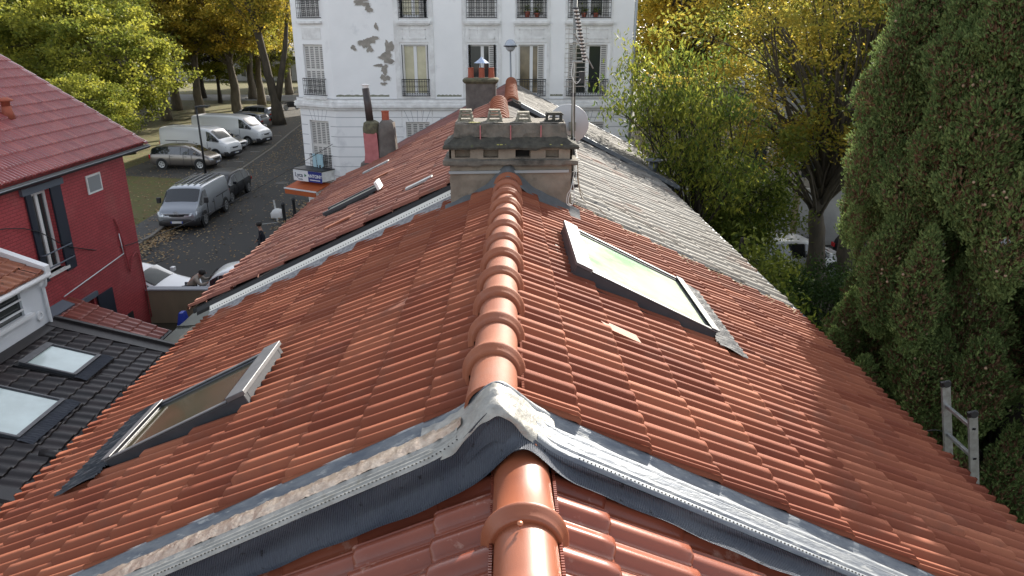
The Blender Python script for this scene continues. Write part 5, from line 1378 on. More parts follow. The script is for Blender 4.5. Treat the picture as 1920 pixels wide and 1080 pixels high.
def vehicle(name, label, cat, kind, L, W, paint, loc, heading, hs=1.0, dark_bumper=False, group=None, plate=True, rails=False, windows=True):
    """local frame: +x forward; heading = angle of +x in the world (degrees)"""
    sh = SHAPES[kind]; st = sh['st']; w = W / 2
    root = thing(name, label, cat, (0, 0, 0), group)
    def ring(s):
        x, zb, ze, zt, fb, ft = s; x *= L; zb *= hs; ze *= hs; zt *= hs
        hw = w * fb; tw = w * ft
        half = [(0, zb), (hw * .80, zb), (hw * .97, zb + .10), (hw * 1.0, zb + (ze - zb) * .55), (hw * .965, ze), (tw + (hw * .965 - tw) * .12, ze + (zt - ze) * .88), (tw * .90, zt), (tw * .45, zt + .018), (0, zt + .024)]
        pts = [(x, y, z) for y, z in half] + [(x, -y, z) for y, z in reversed(half[1:-1])]
        return pts
    rings = [ring(s) for s in st]
    n = len(rings[0])
    b = MB()
    for r in rings: b.v.extend(r)
    for i in range(len(rings) - 1):
        for j in range(n):
            j2 = (j + 1) % n
            b.f.append((i * n + j, i * n + j2, (i + 1) * n + j2, (i + 1) * n + j)[::-1]); b.mi.append(0)
    b.f.append(tuple(range(n))); b.mi.append(0)
    b.f.append(tuple(reversed([(len(rings) - 1) * n + j for j in range(n)]))); b.mi.append(0)
    body = b.build('body', paint, root, smooth=True)
    sb = body.modifiers.new('sub', 'SUBSURF'); sb.levels = 1; sb.render_levels = 2
    for e in body.data.edges: pass
    # side glass
    def lerp(a, c, t): return Vector(a) + (Vector(c) - Vector(a)) * t
    for side in (1, -1):
        for wi, (i, j) in enumerate(sh['win'] if windows else []):
            a, c = st[i], st[j]
            idx4 = 4 if side > 0 else n - 4; idx5 = 5 if side > 0 else n - 5
            p0, p1 = Vector(rings[i][idx4]), Vector(rings[j][idx4]); q0, q1 = Vector(rings[i][idx5]), Vector(rings[j][idx5])
            m0 = .05 if (wi == 0) else .02; m1 = .98
            if kind in ('van', 'bigvan'): m0 = .25 if wi == 0 else .0; 
            P = []
            for (t, v) in ((m0, .04), (m1, .04), (m1, .93), (m0, .93)):
                bt_ = lerp(p0, p1, t); tp_ = lerp(q0, q1, t); P.append(lerp(bt_, tp_, v) + Vector((0, side * .018, .004)))
            if (P[3] - P[0]).length < .02 and (P[2] - P[1]).length < .02: continue
            g = MB(); g.prism(P, (0, -side * .02, 0)); g.build('side_window', 'carglass', root)
    def across(i, j, t0, t1, nm, up_):
        a5, a6, b5, b6 = Vector(rings[i][5]), Vector(rings[i][6]), Vector(rings[j][5]), Vector(rings[j][6])
        a8, b8 = Vector(rings[i][8]), Vector(rings[j][8])
        rows = []
        for t in np.linspace(t0, t1, 4):
            e_ = lerp(a6, b6, t); c_ = lerp(a8, b8, t); row = []
            for s in np.linspace(-1.06, 1.06, 9):
                v = Vector((e_.x + (c_.x - e_.x) * (1 - s * s), e_.y * s * .98, e_.z + (c_.z - e_.z) * (1 - s * s) - (.02 if abs(s) > 1 else 0)))
                row.append(v + up_)
            rows.append(row)
        g = MB(); g.grid(rows, flip=True); g.grid([[v - up_ * .3 for v in r] for r in rows]); return g.build(nm, 'carglass', root, smooth=True)
    if windows: across(*sh['ws'], .06, .90, 'windscreen', Vector((.022, 0, .026)))
    if sh['rw'] and windows: across(*sh['rw'], .25, .95, 'rear_window', Vector((-.03, 0, .018)))
    # wheels
    rw_ = .33 * (1.0 if kind in ('hatch', 'mpv') else 1.05)
    for fx in (-.30, .315):
        for s in (1, -1):
            cx = fx * L; cy = s * (w - .10)
            a = MB(); a.lathe((cx, s * (w - .006), rw_ + .01), [(0, 0), (rw_ + .055, 0), (rw_ + .045, .012), (0, .013)], 24, axis=(0, s, 0)); a.build('wheel_arch', 'blackpl', root)
            t = MB(); t.lathe((cx, cy - s * .08, rw_), [(rw_ * .7, 0), (rw_, .02), (rw_, .18), (rw_ * .94, .20), (rw_ * .68, .205), (rw_ * .66, .19), (0, .19)], 24, axis=(0, s, 0)); wh = t.build('wheel', 'tyre', root)
            r_ = MB(); r_.lathe((cx, cy + s * .112, rw_), [(rw_ * .66, 0), (rw_ * .64, .012), (rw_ * .56, .006), (0, .004)], 20, axis=(0, s, 0))
            r_.build('rim', 'rim', wh)
            k_ = MB()
            for q in range(5):
                an = 2 * math.pi * (q + .5) / 5
                c0 = Vector((cx + math.cos(an) * rw_ * .38, cy + s * .124, rw_ + math.sin(an) * rw_ * .38))
                k_.lathe(c0, [(0, 0), (rw_ * .13, 0), (rw_ * .12, .002), (0, .002)], 8, axis=(0, s, 0))
            k_.build('rim_gap', 'blackpl', wh)
    # front end
    fz = st[-2][3] * hs; xf = L * .5
    zb = st[-1][1] * hs
    dark = 'blackpl'
    b = MB()
    if dark_bumper:
        P = [(xf * .88, w * .99), (xf * .965, w * .90), (xf * 1.0, w * .62), (xf * 1.012, 0), (xf * 1.0, -w * .62), (xf * .965, -w * .90), (xf * .88, -w * .99)]
        rows = [[(x + o, y, z) for x, y in P] for z, o in ((.22, -.04), (.26, .01), (.52 * hs, .02), (.60 * hs, -.02))]
        b.grid(rows, flip=False); b.build('bumper', dark, root, smooth=True)
        b = MB()
    gz0, gz1 = fz - .16, fz - .06
    b.grid([[(xf * (1.012 if abs(y) < .3 * w else .985) + .006, y, z) for y in np.linspace(-w * .55, w * .55, 7)] for z in (gz0, gz1)]); b.build('grille', dark, root)
    for s in (1, -1):
        h = MB(); h.prism([(xf * .995, s * w * .58, gz0 + .02), (xf * .93, s * w * .90, gz0 + .06), (xf * .90, s * w * .92, gz1 + .10), (xf * .975, s * w * .60, gz1 + .02)], (.03, s * .012, .0)); h.build('headlight', 'headlamp', root)
        t = MB(); z0_ = st[1][2] * hs * .72; t.box(-xf - .012, -xf * .965, s * w * .62 if s > 0 else -w * .93, s * w * .93 if s > 0 else -w * .62, z0_, z0_ + (.26 if kind != 'hatch' else .16)); t.build('tail_light', 'taillamp', root, bevel=.01)
        m_ = MB(); mx = L * st[sh['ws'][1]][0] - .25; mz = st[sh['ws'][1]][2] * hs + .08
        m_.box(mx - .07, mx + .07, s * (w + .03) if s > 0 else -w - .21, s * (w + .21) if s > 0 else -w - .03, mz, mz + (.15 if kind in ('hatch', 'mpv') else .26)); m_.build('mirror', dark if kind in ('van', 'bigvan') else paint, root, bevel=.03)
    if plate:
        b = MB(); b.box(xf * 1.02, xf * 1.02 + .012, -.26, .26, .40 * hs, .51 * hs); pl = b.build('number_plate', 'plate', root)
        b = MB(); b.box(xf * 1.02 + .0125, xf * 1.02 + .014, .215, .26, .40 * hs, .51 * hs); b.build('plate_band', 'plate_blue', pl)
        b = MB(); b.box(xf * 1.02 + .0125, xf * 1.02 + .014, -.26, -.215, .40 * hs, .51 * hs); b.build('plate_band', 'plate_blue', pl)
    # seams, handles, sill trim
    b = MB()
    for s in (1, -1):
        yy = s * (w + .002)
        for fx in ((-.16, .06, .19) if kind in ('hatch', 'mpv') else (-.24, .02, .21)):
            b.box(fx * L - .006, fx * L + .006, min(yy, yy - s * .02), max(yy, yy - s * .02), .36 * hs, st[4][2] * hs * .97)
        for fx in ((-.12, .10) if kind in ('hatch', 'mpv') else (.06,)):
            b.box(fx * L - .09, fx * L + .05, min(yy, yy + s * .02), max(yy, yy + s * .02), st[4][2] * hs * .86, st[4][2] * hs * .89)
    if kind in ('van', 'bigvan'):
        for s in (1, -1):
            yy = s * (w + .004); b.box(-.40 * L, -.06 * L, min(yy, yy - s * .02), max(yy, yy - s * .02), st[4][2] * hs * .98, st[4][2] * hs * 1.01)
    b.build('body_seam', 'blackpl', root)
    if rails:
        b = MB()
        for y in np.linspace(-.55, .55, 5): b.box(-.46 * L, .12 * L, y - .025, y + .025, st[3][3] * hs + .03, st[3][3] * hs + .07)
        b.build('roof_rail', 'sky_alu', root)
    root.location = loc
    root.rotation_euler = (0, 0, R(heading))
    return root
GV = vehicle('parked_van', 'silver grey van with ribbed roof parked facing the camera on the street', 'van', 'van', 4.55, 1.86, 'silver', (-14.65, 33.2, 0), -88, hs=.90, dark_bumper=True, rails=True)
# chevron badge
b = MB()
for z in (.0, .07):
    b.prism([(0, -.11, .78 + z), (0, 0, .86 + z), (0, .11, .78 + z), (0, .11, .815 + z), (0, 0, .895 + z), (0, -.11, .815 + z)], (.012, 0, 0))
bd = b.build('badge', 'rim', None); bd.parent = GV; bd.location = (2.32, 0, -.05)
b = MB(); b.box(2.29, 2.345, -.62, .62, .78, .80); bb = b.build('grille_trim', 'rim', None); bb.parent = GV
vehicle('parked_car', 'black car parked right behind the silver grey van', 'car', 'hatch', 4.2, 1.76, 'black_car', (-15.05, 37.8, 0), -90, hs=.95)
vehicle('parked_car', 'taupe brown family car standing broadside with its nose to the street', 'car', 'mpv', 4.15, 1.78, 'brown_car', (-20.9, 47.1, 0), -5, hs=.95)
vehicle('parked_van', 'white panel van parked directly behind the taupe car', 'van', 'bigvan', 5.3, 2.0, 'white_car', (-21.6, 51.4, 0), -12, hs=.88, dark_bumper=True)
vehicle('parked_car', 'small grey car squeezed between the two white vans', 'car', 'hatch', 4.0, 1.72, 'grey_car', (-21.6, 54.7, 0), -14, hs=.9)
vehicle('parked_van', 'larger long white panel van, farther of the two white vans', 'van', 'bigvan', 6.0, 2.05, 'white_car', (-21.8, 58.1, 0), -13, hs=.92, dark_bumper=True)
vehicle('parked_car', 'dark car with shining windscreen beyond the larger white van', 'car', 'hatch', 4.1, 1.75, 'black_car', (-23.2, 64.2, 0), -14)
vehicle('parked_car', 'silver car with its tail towards the street beyond the vans', 'car', 'hatch', 4.3, 1.78, 'silver', (-24.1, 67.6, 0), 168)
vehicle('parked_car', 'pale silver car, farthest in the row of parked cars', 'car', 'hatch', 4.2, 1.78, 'silver', (-25.2, 73.8, 0), 168)
vehicle('parked_car', 'white car with sloping windscreen beside the corner of the red house', 'car', 'hatch', 4.2, 1.76, 'white_car', (-11.95, 21.45, 0), -2, hs=.96)
vehicle('parked_car', 'white rounded small car with red tail lamp beside the person in beige', 'car', 'hatch', 3.5, 1.62, 'white_car', (-7.65, 21.6, 0), 6, hs=.97)
vehicle('parked_car', 'white car half hidden behind shrubs below the pale garden wall', 'car', 'hatch', 4.2, 1.76, 'white_car', (10.2, 24.6, 0), 5)
vehicle('parked_car', 'dark car half hidden behind the twin trunks at right', 'car', 'hatch', 4.2, 1.76, 'black_car', (14.6, 25.6, 0), 5)

# bicycles
def bicycle(loc, hd, lab, dark='blackpl'):
    t = thing('bicycle', lab, 'bicycle', (0, 0, 0))
    for x in (-.52, .52):
        b = MB(); b.tube([(x + .33 * math.cos(a), 0, .34 + .33 * math.sin(a)) for a in [2 * math.pi * k / 20 for k in range(21)]], .022, 6, cap=False)
        for k in range(6): a = math.pi * k / 6; b.tube([(x + .32 * math.cos(a), 0, .34 + .32 * math.sin(a)), (x - .32 * math.cos(a), 0, .34 - .32 * math.sin(a))], .004, 4)
        b.build('wheel', 'rim', t)
    b = MB()
    for p, q in (((-.52, .34), (-.12, .30)), ((-.12, .30), (.36, .82)), ((-.12, .30), (-.22, .82)), ((-.22, .78), (.36, .80)), ((-.52, .34), (-.22, .78)), ((.52, .34), (.36, .95))):
        b.tube([(p[0], 0, p[1]), (q[0], 0, q[1])], .02, 6)
    b.tube([(.36, -.26, .98), (.38, 0, .95), (.36, .26, .98)], .016, 6); b.build('frame', dark, t)
    b = MB(); b.box(-.34, -.10, -.07, .07, .84, .90); b.build('saddle', 'blackpl', t)
    t.location = loc; t.rotation_euler = (0, 0, R(hd)); return t
bicycle((-26.2, 84.0, 0), 60, 'bicycle leaning near the big forked tree, left of the motorcycle', 'sky_alu')
mt = thing('motorcycle', 'parked motorcycle by the corner of the white building', 'motorcycle', (0, 0, 0))
for x in (-.68, .68):
    b = MB(); b.tube([(x + .27 * math.cos(a), 0, .31 + .27 * math.sin(a)) for a in [2 * math.pi * k / 20 for k in range(21)]], .06, 8, cap=False); b.lathe((x, -.03, .31), [(.22, 0), (.22, .06)], 14, axis=(0, 1, 0)); b.build('wheel', 'rim', mt)
b = MB(); rr_stack(b, 0, 0, [(.45, .16, .3), (.52, .2, .55), (.5, .18, .8), (.3, .12, .95)]); b.build('body', 'blackpl', mt, smooth=True)
b = MB(); b.box(-.75, -.05, -.14, .14, .82, .92); b.build('seat', 'rubber', mt, bevel=.04)
b = MB(); b.tube([(.5, -.35, 1.08), (.45, 0, 1.0), (.5, .35, 1.08)], .02, 6); b.tube([(.68, 0, .31), (.45, 0, 1.0)], .03, 6); b.build('handlebar', 'sky_alu', mt)
mt.location = (-24.6, 84.5, 0); mt.rotation_euler = (0, 0, R(40))
for i, (x, y, lb) in enumerate([(-10.15, 33.6, 'short black bollard by the kerb, farther of two'), (-10.35, 32.6, 'short black bollard by the kerb, nearer of two')]):
    b = MB(); b.lathe((x, y, 0), [(.09, 0), (.08, .05), (.07, .75), (.09, .78), (.085, .86), (.04, .92), (0, .93)], 14); tagp(b.build('bollard', 'iron', smooth=True), lb, 'bollard')
b = MB(); rr_stack(b, -10.9, 33.4, [(.28, .2, 0), (.30, .22, .22), (.22, .16, .36), (.08, .06, .42)]); noisy(b, .05, 3, 4); tagp(b.build('rubbish_bag', 'whitepl', smooth=True), 'white rubbish bag on the ground beside the bollards', 'bag')

# ================================================================== PEOPLE
def skin_body(name, verts, edges, radii, matn, parent, sub=2):
    me = bpy.data.meshes.new(name); off = origin_of(parent)
    me.from_pydata([tuple(Vector(v) - off) for v in verts], edges, []); me.materials.append(M[matn])
    o = bpy.data.objects.new(name, me); COL.objects.link(o); o.parent = parent
    sk = o.modifiers.new('skin', 'SKIN'); sk.use_smooth_shade = True
    for i, r in enumerate(radii):
        r = r if isinstance(r, tuple) else (r, r)
        me.skin_vertices[0].data[i].radius = r
    me.skin_vertices[0].data[0].use_root = True
    s = o.modifiers.new('sub', 'SUBSURF'); s.levels = sub; s.render_levels = sub
    return o
def person(loc, face, label, top, pose, bottom='trousers', hairm='hair'):
    """face: heading of the person's front in degrees; local +x is forward"""
    t = thing('person', label, 'person', loc)
    ca, sa = math.cos(R(face)), math.sin(R(face))
    Wd = lambda x, y, z: Vector((loc[0] + x * ca - y * sa, loc[1] + x * sa + y * ca, loc[2] + z))
    J = pose
    order = ['pelvis', 'waist', 'chest', 'neck', 'headb', 'head', 'shL', 'elL', 'wrL', 'haL', 'shR', 'elR', 'wrR', 'haR', 'hipL', 'knL', 'anL', 'toL', 'hipR', 'knR', 'anR', 'toR']
    rad = dict(pelvis=(.16, .12), waist=(.14, .11), chest=(.17, .12), neck=.055, headb=.07, head=.095, shL=.065, shR=.065, elL=.045, elR=.045, wrL=.03, wrR=.03, haL=.032, haR=.032, hipL=.095, hipR=.095, knL=.06, knR=.06, anL=.04, anR=.04, toL=.035, toR=.035)
    ed = [('pelvis', 'waist'), ('waist', 'chest'), ('chest', 'neck'), ('neck', 'headb'), ('headb', 'head'), ('chest', 'shL'), ('shL', 'elL'), ('elL', 'wrL'), ('wrL', 'haL'), ('chest', 'shR'), ('shR', 'elR'), ('elR', 'wrR'), ('wrR', 'haR'), ('pelvis', 'hipL'), ('hipL', 'knL'), ('knL', 'anL'), ('anL', 'toL'), ('pelvis', 'hipR'), ('hipR', 'knR'), ('knR', 'anR'), ('anR', 'toR')]
    ix = {k: i for i, k in enumerate(order)}
    skin_body('body', [Wd(*J[k]) for k in order], [(ix[a], ix[b]) for a, b in ed], [rad[k] for k in order], 'skin', t)
    g = 1.18
    up_ = ['waist', 'pelvis', 'chest', 'neck', 'shL', 'elL', 'wrL', 'shR', 'elR', 'wrR']; iu = {k: i for i, k in enumerate(up_)}
    eu = [('pelvis', 'waist'), ('waist', 'chest'), ('chest', 'neck'), ('chest', 'shL'), ('shL', 'elL'), ('elL', 'wrL'), ('chest', 'shR'), ('shR', 'elR'), ('elR', 'wrR')]
    ru = [tuple(v * g for v in (rad[k] if isinstance(rad[k], tuple) else (rad[k], rad[k]))) for k in up_]
    ru[3] = (.07, .07)
    nk = dict(J); nk['neck'] = tuple(np.array(J['neck']) - np.array([0, 0, .02]))
    skin_body('jacket', [Wd(*nk[k]) for k in up_], [(iu[a], iu[b]) for a, b in eu], ru, top, t)
    lo = ['pelvis', 'hipL', 'knL', 'anL', 'hipR', 'knR', 'anR']; il = {k: i for i, k in enumerate(lo)}
    el = [('pelvis', 'hipL'), ('hipL', 'knL'), ('knL', 'anL'), ('pelvis', 'hipR'), ('hipR', 'knR'), ('knR', 'anR')]
    skin_body('trousers', [Wd(*J[k]) for k in lo], [(il[a], il[b]) for a, b in el], [tuple(v * 1.15 for v in (rad[k] if isinstance(rad[k], tuple) else (rad[k], rad[k]))) for k in lo], bottom, t)
    h = Wd(*J['head']); b = MB()
    b.lathe(h - Vector((ca, sa, 0)) * .018 + Vector((0, 0, -.02)), [(.06, -.05), (.098, -.02), (.108, .03), (.10, .08), (.07, .115), (0, .13)], 14); b.build('hair', hairm, t, smooth=True)
    b = MB()
    for s in (1, -1):
        b.lathe(Wd(J['head'][0] + .088, J['head'][1] + s * .034, J['head'][2] + .005), [(0, -.008), (.011, -.004), (.012, .002), (0, .008)], 8)
    b.build('eye', 'blackpl', t)
    b = MB(); b.lathe(Wd(J['head'][0] + .10, J['head'][1], J['head'][2] - .03), [(0, -.02), (.015, -.012), (.008, .02), (0, .03)], 8); b.build('nose', 'skin', t, smooth=True)
    for s, a in (('L', 1), ('R', -1)):
        # fingers
        w0 = Vector(J['ha' + s]); wv = (w0 - Vector(J['wr' + s])).normalized(); b = MB()
        for k in range(4):
            o = Vector((0, (k - 1.5) * .016, 0)); b.tube([Wd(*(w0 + o)), Wd(*(w0 + o + wv * .05)), Wd(*(w0 + o + wv * .08 + Vector((0, 0, -.015))))], [.011, .009, .007], 6)
        b.tube([Wd(*w0), Wd(*(w0 + wv * .025 + Vector((.03, a * .02, 0))))], [.011, .008], 6); b.build('finger', 'skin', t, smooth=True)
        f = Vector(J['to' + s]); an = Vector(J['an' + s]); b = MB(); b.tube([Wd(*(an + Vector((-.05, 0, -.03)))), Wd(*((f + an) / 2 + Vector((0, 0, -.01)))), Wd(*(f + Vector((.03, 0, 0))))], [.045, .05, .035], 8); b.build('shoe', 'blackpl', t, smooth=True)
    return t
walk = dict(pelvis=(0, 0, .93), waist=(.01, 0, 1.08), chest=(.03, 0, 1.32), neck=(.05, 0, 1.50), headb=(.06, 0, 1.57), head=(.08, 0, 1.66),
            shL=(.03, .18, 1.42), elL=(-.06, .23, 1.16), wrL=(.06, .22, .94), haL=(.09, .21, .88), shR=(.03, -.18, 1.42), elR=(.04, -.23, 1.15), wrR=(.20, -.20, 1.0), haR=(.24, -.19, .97),
            hipL=(0, .09, .88), knL=(.14, .10, .50), anL=(.18, .10, .09), toL=(.32, .11, .04), hipR=(0, -.09, .88), knR=(-.02, -.10, .48), anR=(-.24, -.10, .14), toR=(-.12, -.11, .05))
person((-9.05, 25.7, 0), 200, 'person in a dark coat walking along the street behind the roof edge', 'coat_dark', walk)
lean = dict(pelvis=(0, 0, .90), waist=(.06, 0, 1.03), chest=(.20, 0, 1.16), neck=(.31, 0, 1.24), headb=(.36, 0, 1.28), head=(.43, 0, 1.34),
            shL=(.24, .19, 1.21), elL=(.42, .24, 1.04), wrL=(.62, .18, 1.10), haL=(.69, .16, 1.12), shR=(.24, -.19, 1.21), elR=(.38, -.26, 1.02), wrR=(.58, -.20, 1.06), haR=(.65, -.19, 1.08),
            hipL=(0, .09, .88), knL=(.05, .11, .48), anL=(-.02, .12, .09), toL=(.12, .13, .04), hipR=(0, -.09, .88), knR=(.10, -.11, .48), anR=(.08, -.12, .09), toR=(.22, -.13, .04))
person((-9.80, 20.95, 0), 10, 'person in a beige jacket bending over the back of the white car', 'jacket_beige', lean)

# ================================================================== TREES
def leaves_np(P, D, L, W, rs, fold=.25):
    """rhombic leaves: P centres (n,3), D unit directions (n,3), L, W arrays. returns V,F"""
    n = len(P)
    r = rs.normal(0, 1, (n, 3))
    U = np.cross(D, r); U /= np.maximum(np.linalg.norm(U, axis=1)[:, None], 1e-6)
    Nn = np.cross(D, U)
    a = P - D * L[:, None] * .5; b = P + U * W[:, None] * .5 + Nn * W[:, None] * fold; c = P + D * L[:, None] * .5; d = P - U * W[:, None] * .5 + Nn * W[:, None] * fold
    V = np.stack([a, b, c, d], 1).reshape(-1, 3)
    i = np.arange(n) * 4
    F = np.concatenate([np.stack([i, i + 1, i + 2], 1), np.stack([i, i + 2, i + 3], 1)])
    return V, F
def limb(mb, a, b, r0, r1, rs, sag=.0, n=6, wig=.06, sides=6):
    a, b = np.array(a, float), np.array(b, float); d = b - a; Ln = np.linalg.norm(d)
    pts = []
    off = rs.normal(0, wig * Ln, 3) * np.array([1, 1, .5])
    for k in range(n + 1):
        t = k / n
        p = a + d * t + off * math.sin(math.pi * t) + np.array([0, 0, sag * Ln * math.sin(math.pi * t)])
        pts.append(Vector(p))
    mb.tube(pts, [r0 + (r1 - r0) * (k / n) ** .8 for k in range(n + 1)], sides)
    return pts
def tree(name, label, base, trunk_pts, tr, crown_c, crown_r, nclus, nleaf, leaf, leafmat, barkmat, seed, spread=.9, droop=.0, group=None, twigs=2, elong=1.0,
         clus=None, limb_from=(.55, 1.0), tintbias=0.0, kind_mix=None, hollow=.45, sag=.10, lr=.35, flat=.6, noleaf_below=None):
    rs = np.random.RandomState(seed)
    root = thing(name, label, 'tree', base, group)
    base = np.array(base, float)
    tp = [base + np.array(p, float) for p in trunk_pts]
    mb = MB()
    n = len(tp)
    rr = [tr * (1.35 if i == 0 else 1.0) * (1 - .45 * i / max(1, n - 1)) for i in range(n)]
    # finer trunk
    P = []; Rr = []
    for i in range(n - 1):
        for k in range(4):
            t = k / 4; P.append(Vector(tp[i] + (tp[i + 1] - tp[i]) * t + rs.normal(0, tr * .08, 3))); Rr.append((rr[i] + (rr[i + 1] - rr[i]) * t) * (1 + rs.normal(0, .04)))
    P.append(Vector(tp[-1])); Rr.append(rr[-1])
    mb.tube(P, Rr, 10)
    cc = base + np.array(crown_c, float); cr = np.array(crown_r, float)
    C = []
    if clus is not None: C = [base + np.array(c, float) for c in clus]
    while len(C) < nclus:
        v = rs.normal(0, 1, 3); v /= np.linalg.norm(v)
        q = cc + v * cr * (hollow + (1 - hollow) * rs.uniform(0, 1) ** .6)
        if noleaf_below is not None and q[2] < noleaf_below: continue
        C.append(q)
    Vs, Fs, Ts = [], [], []
    base_i = 0
    lb = MB()
    for c in C:
        t = rs.uniform(*limb_from); idx = min(int(t * (len(P) - 1)), len(P) - 1)
        st_ = np.array(P[idx])
        Ln = np.linalg.norm(c - st_)
        pts = limb(lb, st_, c, min(Rr[idx] * .45, .009 * Ln + .012), .006, rs, sag, wig=.07)
        ends = [np.array(c)]
        for k in range(twigs):
            e_ = c + rs.normal(0, lr * 1.1, 3) * np.array([1, 1, flat]); q = pts[rs.randint(3, 6)]
            limb(lb, q, e_, .012, .004, rs, .02, 3, sides=4); ends.append(e_)
        m = int(nleaf * rs.uniform(.6, 1.4) / len(ends))
        ct = rs.normal(0, .28)
        for e_ in ends:
            pp = e_ + rs.normal(0, lr * spread, (m, 3)) * np.array([1, 1, flat])
            D = rs.normal(0, 1, (m, 3)); D[:, 2] = D[:, 2] * .6 - droop * 2.5; D /= np.linalg.norm(D, axis=1)[:, None]
            s = leaf[0] * rs.uniform(.65, 1.3, m)
            V, F = leaves_np(pp, D, s, s * leaf[1], rs)
            Vs.append(V); Fs.append(F + base_i); base_i += len(V)
            Ts.append(np.repeat(np.clip(rs.beta(1.3, 2.2, m) + ct + tintbias, 0, 1), 4))
    mb.v.extend([]) 
    tk = mb.build('trunk', barkmat, root, smooth=True)
    lb.build('limbs', barkmat, root, smooth=True)
    np_mesh('crown', np.concatenate(Vs), np.concatenate(Fs), leafmat, root, np.concatenate(Ts))
    return root

# --- park trees on the left: a few grown in full, the rest are copies turned and scaled
park = []
specs = [
 # name, label, (x,y), trunk pts, r, crown centre, crown radii, nclus, nleaf, leafmat, bark, seed
 ('plane_tree', (-29.0, 79.0), [(0, 0, 0), (.1, 0, 3), (-.4, 0, 7), (-.6, 0, 11)], .42, (-.2, -1, 11.0), (6.0, 5.0, 5.0), 120, 170, 'leaf_gold', 'barkpale', 101),
 ('lime_tree', (-33, 58), [(0, 0, 0), (.1, 0, 2), (0, 0, 6), (0, 0, 9)], .30, (0, 0, 7.6), (5.2, 5.0, 4.6), 120, 170, 'leaf_yg', 'barkdark', 102),
 ('maple_tree', (-42, 50), [(0, 0, 0), (.1, 0, 2), (0, 0, 6), (0, 0, 9)], .28, (0, 0, 7.8), (5.2, 5.0, 4.6), 120, 170, 'leaf_olive', 'barkdark', 103),
]
protos = []
for nm, (x, y), tp, r, cc_, cr_, nc_, nl_, lm, bk, sd in specs:
    protos.append(tree(nm, nm, (x, y, 0), tp, r, cc_, cr_, nc_, nl_, (.25, .75), lm, bk, sd, lr=.62, twigs=3, sag=.06, spread=.62, flat=.5))
def place(i, x, y, rz, sc, label, group, first=False):
    o = protos[i] if first else copy_tree(protos[i])
    o.location = (x, y, 0); o.rotation_euler = (0, 0, R(rz)); o.scale = (sc, sc, sc)
    o['label'] = label; o['category'] = 'tree'
    if group: o['group'] = group
    return o
G1 = 'trees growing in the park beyond the parked vans'
place(0, -28.3, 77.5, 0, 1.0, 'golden green plane tree with pale leaning trunk, right behind the larger white van', G1, True)
place(0, -30.6, 83.5, 70, 1.0, 'golden plane tree with thick straight trunk beyond the lawn, right of the leaning one', G1)
place(0, -29.8, 90.2, 140, .98, 'golden plane tree with slim straight trunk midway in the row of trunks', G1)
place(0, -33.8, 99, 200, 1.05, 'far plane tree with dark trunk in front of the grey park path', G1)
place(0, -31.0, 106, 300, 1.1, 'farthest plane tree, next to the edge of the white building', G1)
place(0, -31.8, 76.5, 250, 1.0, 'plane tree with sunlit pale edge down its trunk above the nearer white van', G1)
place(0, -34.3, 74, 35, .95, 'plane tree with thin sunlit trunk left of the street lamp head', G1)
place(0, -37.5, 84, 100, 1.1, 'plane tree with mid green crown deep in the park', G1)
place(1, -33.0, 58, 0, 1.0, 'bright yellow green lime tree hanging low over the white vans', G1, True)
place(1, -27.2, 52.5, 120, .85, 'small leafy lime tree with the lowest crown, left of the taupe car', G1)
place(1, -38.5, 64, 200, 1.15, 'broad lime tree in the middle of the green mass on the left', G1)
place(1, -36.0, 93, 60, .8, 'low bushy lime tree in the gap between the far trunks', G1)
place(1, -33.0, 104, 90, .7, 'low round tree at the far end of the row of trunks', G1)
place(1, -46.0, 76, 60, 1.4, 'tall lime tree behind the middle of the green mass', G1)
place(1, -41.0, 100, 300, 1.5, 'tall far lime tree filling the top edge above the trunks', G1)
place(1, -25.4, 45.0, 250, .5, 'small shaded tree with dark foliage beside the corner of the red roof', G1)
place(2, -44.0, 50, 0, 1.0, 'olive and orange maple just above the red roof verge', G1, True)
place(2, -52.0, 60, 90, 1.2, 'orange tinted maple at the left edge of the picture', G1)
place(2, -38.0, 44, 200, .8, 'low olive maple directly behind the peak of the red roof slope', G1)
place(2, -60.0, 76, 30, 1.5, 'tall olive maple at the top left corner', G1)
place(1, -55.0, 92, 170, 1.7, 'big pale green tree behind the maples at the top left', G1)
place(1, -70.0, 105, 20, 1.9, 'farthest big tree behind the left edge of the park', G1)
place(2, -40.0, 120, 320, 1.7, 'wide olive tree closing the park behind the plane trees', G1)
place(1, -30.0, 128, 100, 1.6, 'tall green tree closing the view beside the white building', G1)
place(1, -33.5, 63.5, 10, .95, 'yellow green lime tree rising straight behind the roof of the nearer white van', G1)
# big forked tree by the corner
tree('forked_tree', 'big dark forked tree with two sunlit stems at the corner of the white building', (-21.9, 70.5, 0),
     [(0, 0, 0), (-.1, 0, 2.6), (-.5, 0, 4.6), (-1.2, 0, 9), (-1.6, 0, 13)], .50, (-.6, 0, 13.5), (4.2, 4.0, 5.0), 90, 170, (.26, .75), 'leaf_gold', 'bark', 120, lr=.6, twigs=3,
     clus=[(2.2, .3, 10), (2.8, .2, 12), (1.6, 0, 13)], limb_from=(.72, 1.0), noleaf_below=8.6)
sbm = MB()
sbm.tube([(-21.9, 70.5, 1.9), (-21.3, 70.5, 4.2), (-20.6, 70.6, 7), (-20.0, 70.8, 11)], [.36, .30, .24, .12], 10)
st2 = sbm.build('second_stem', 'bark', None, smooth=True); st2.parent = [o for o in COL.objects if o.name.startswith('forked_tree')][0]; st2.location = -st2.parent.location
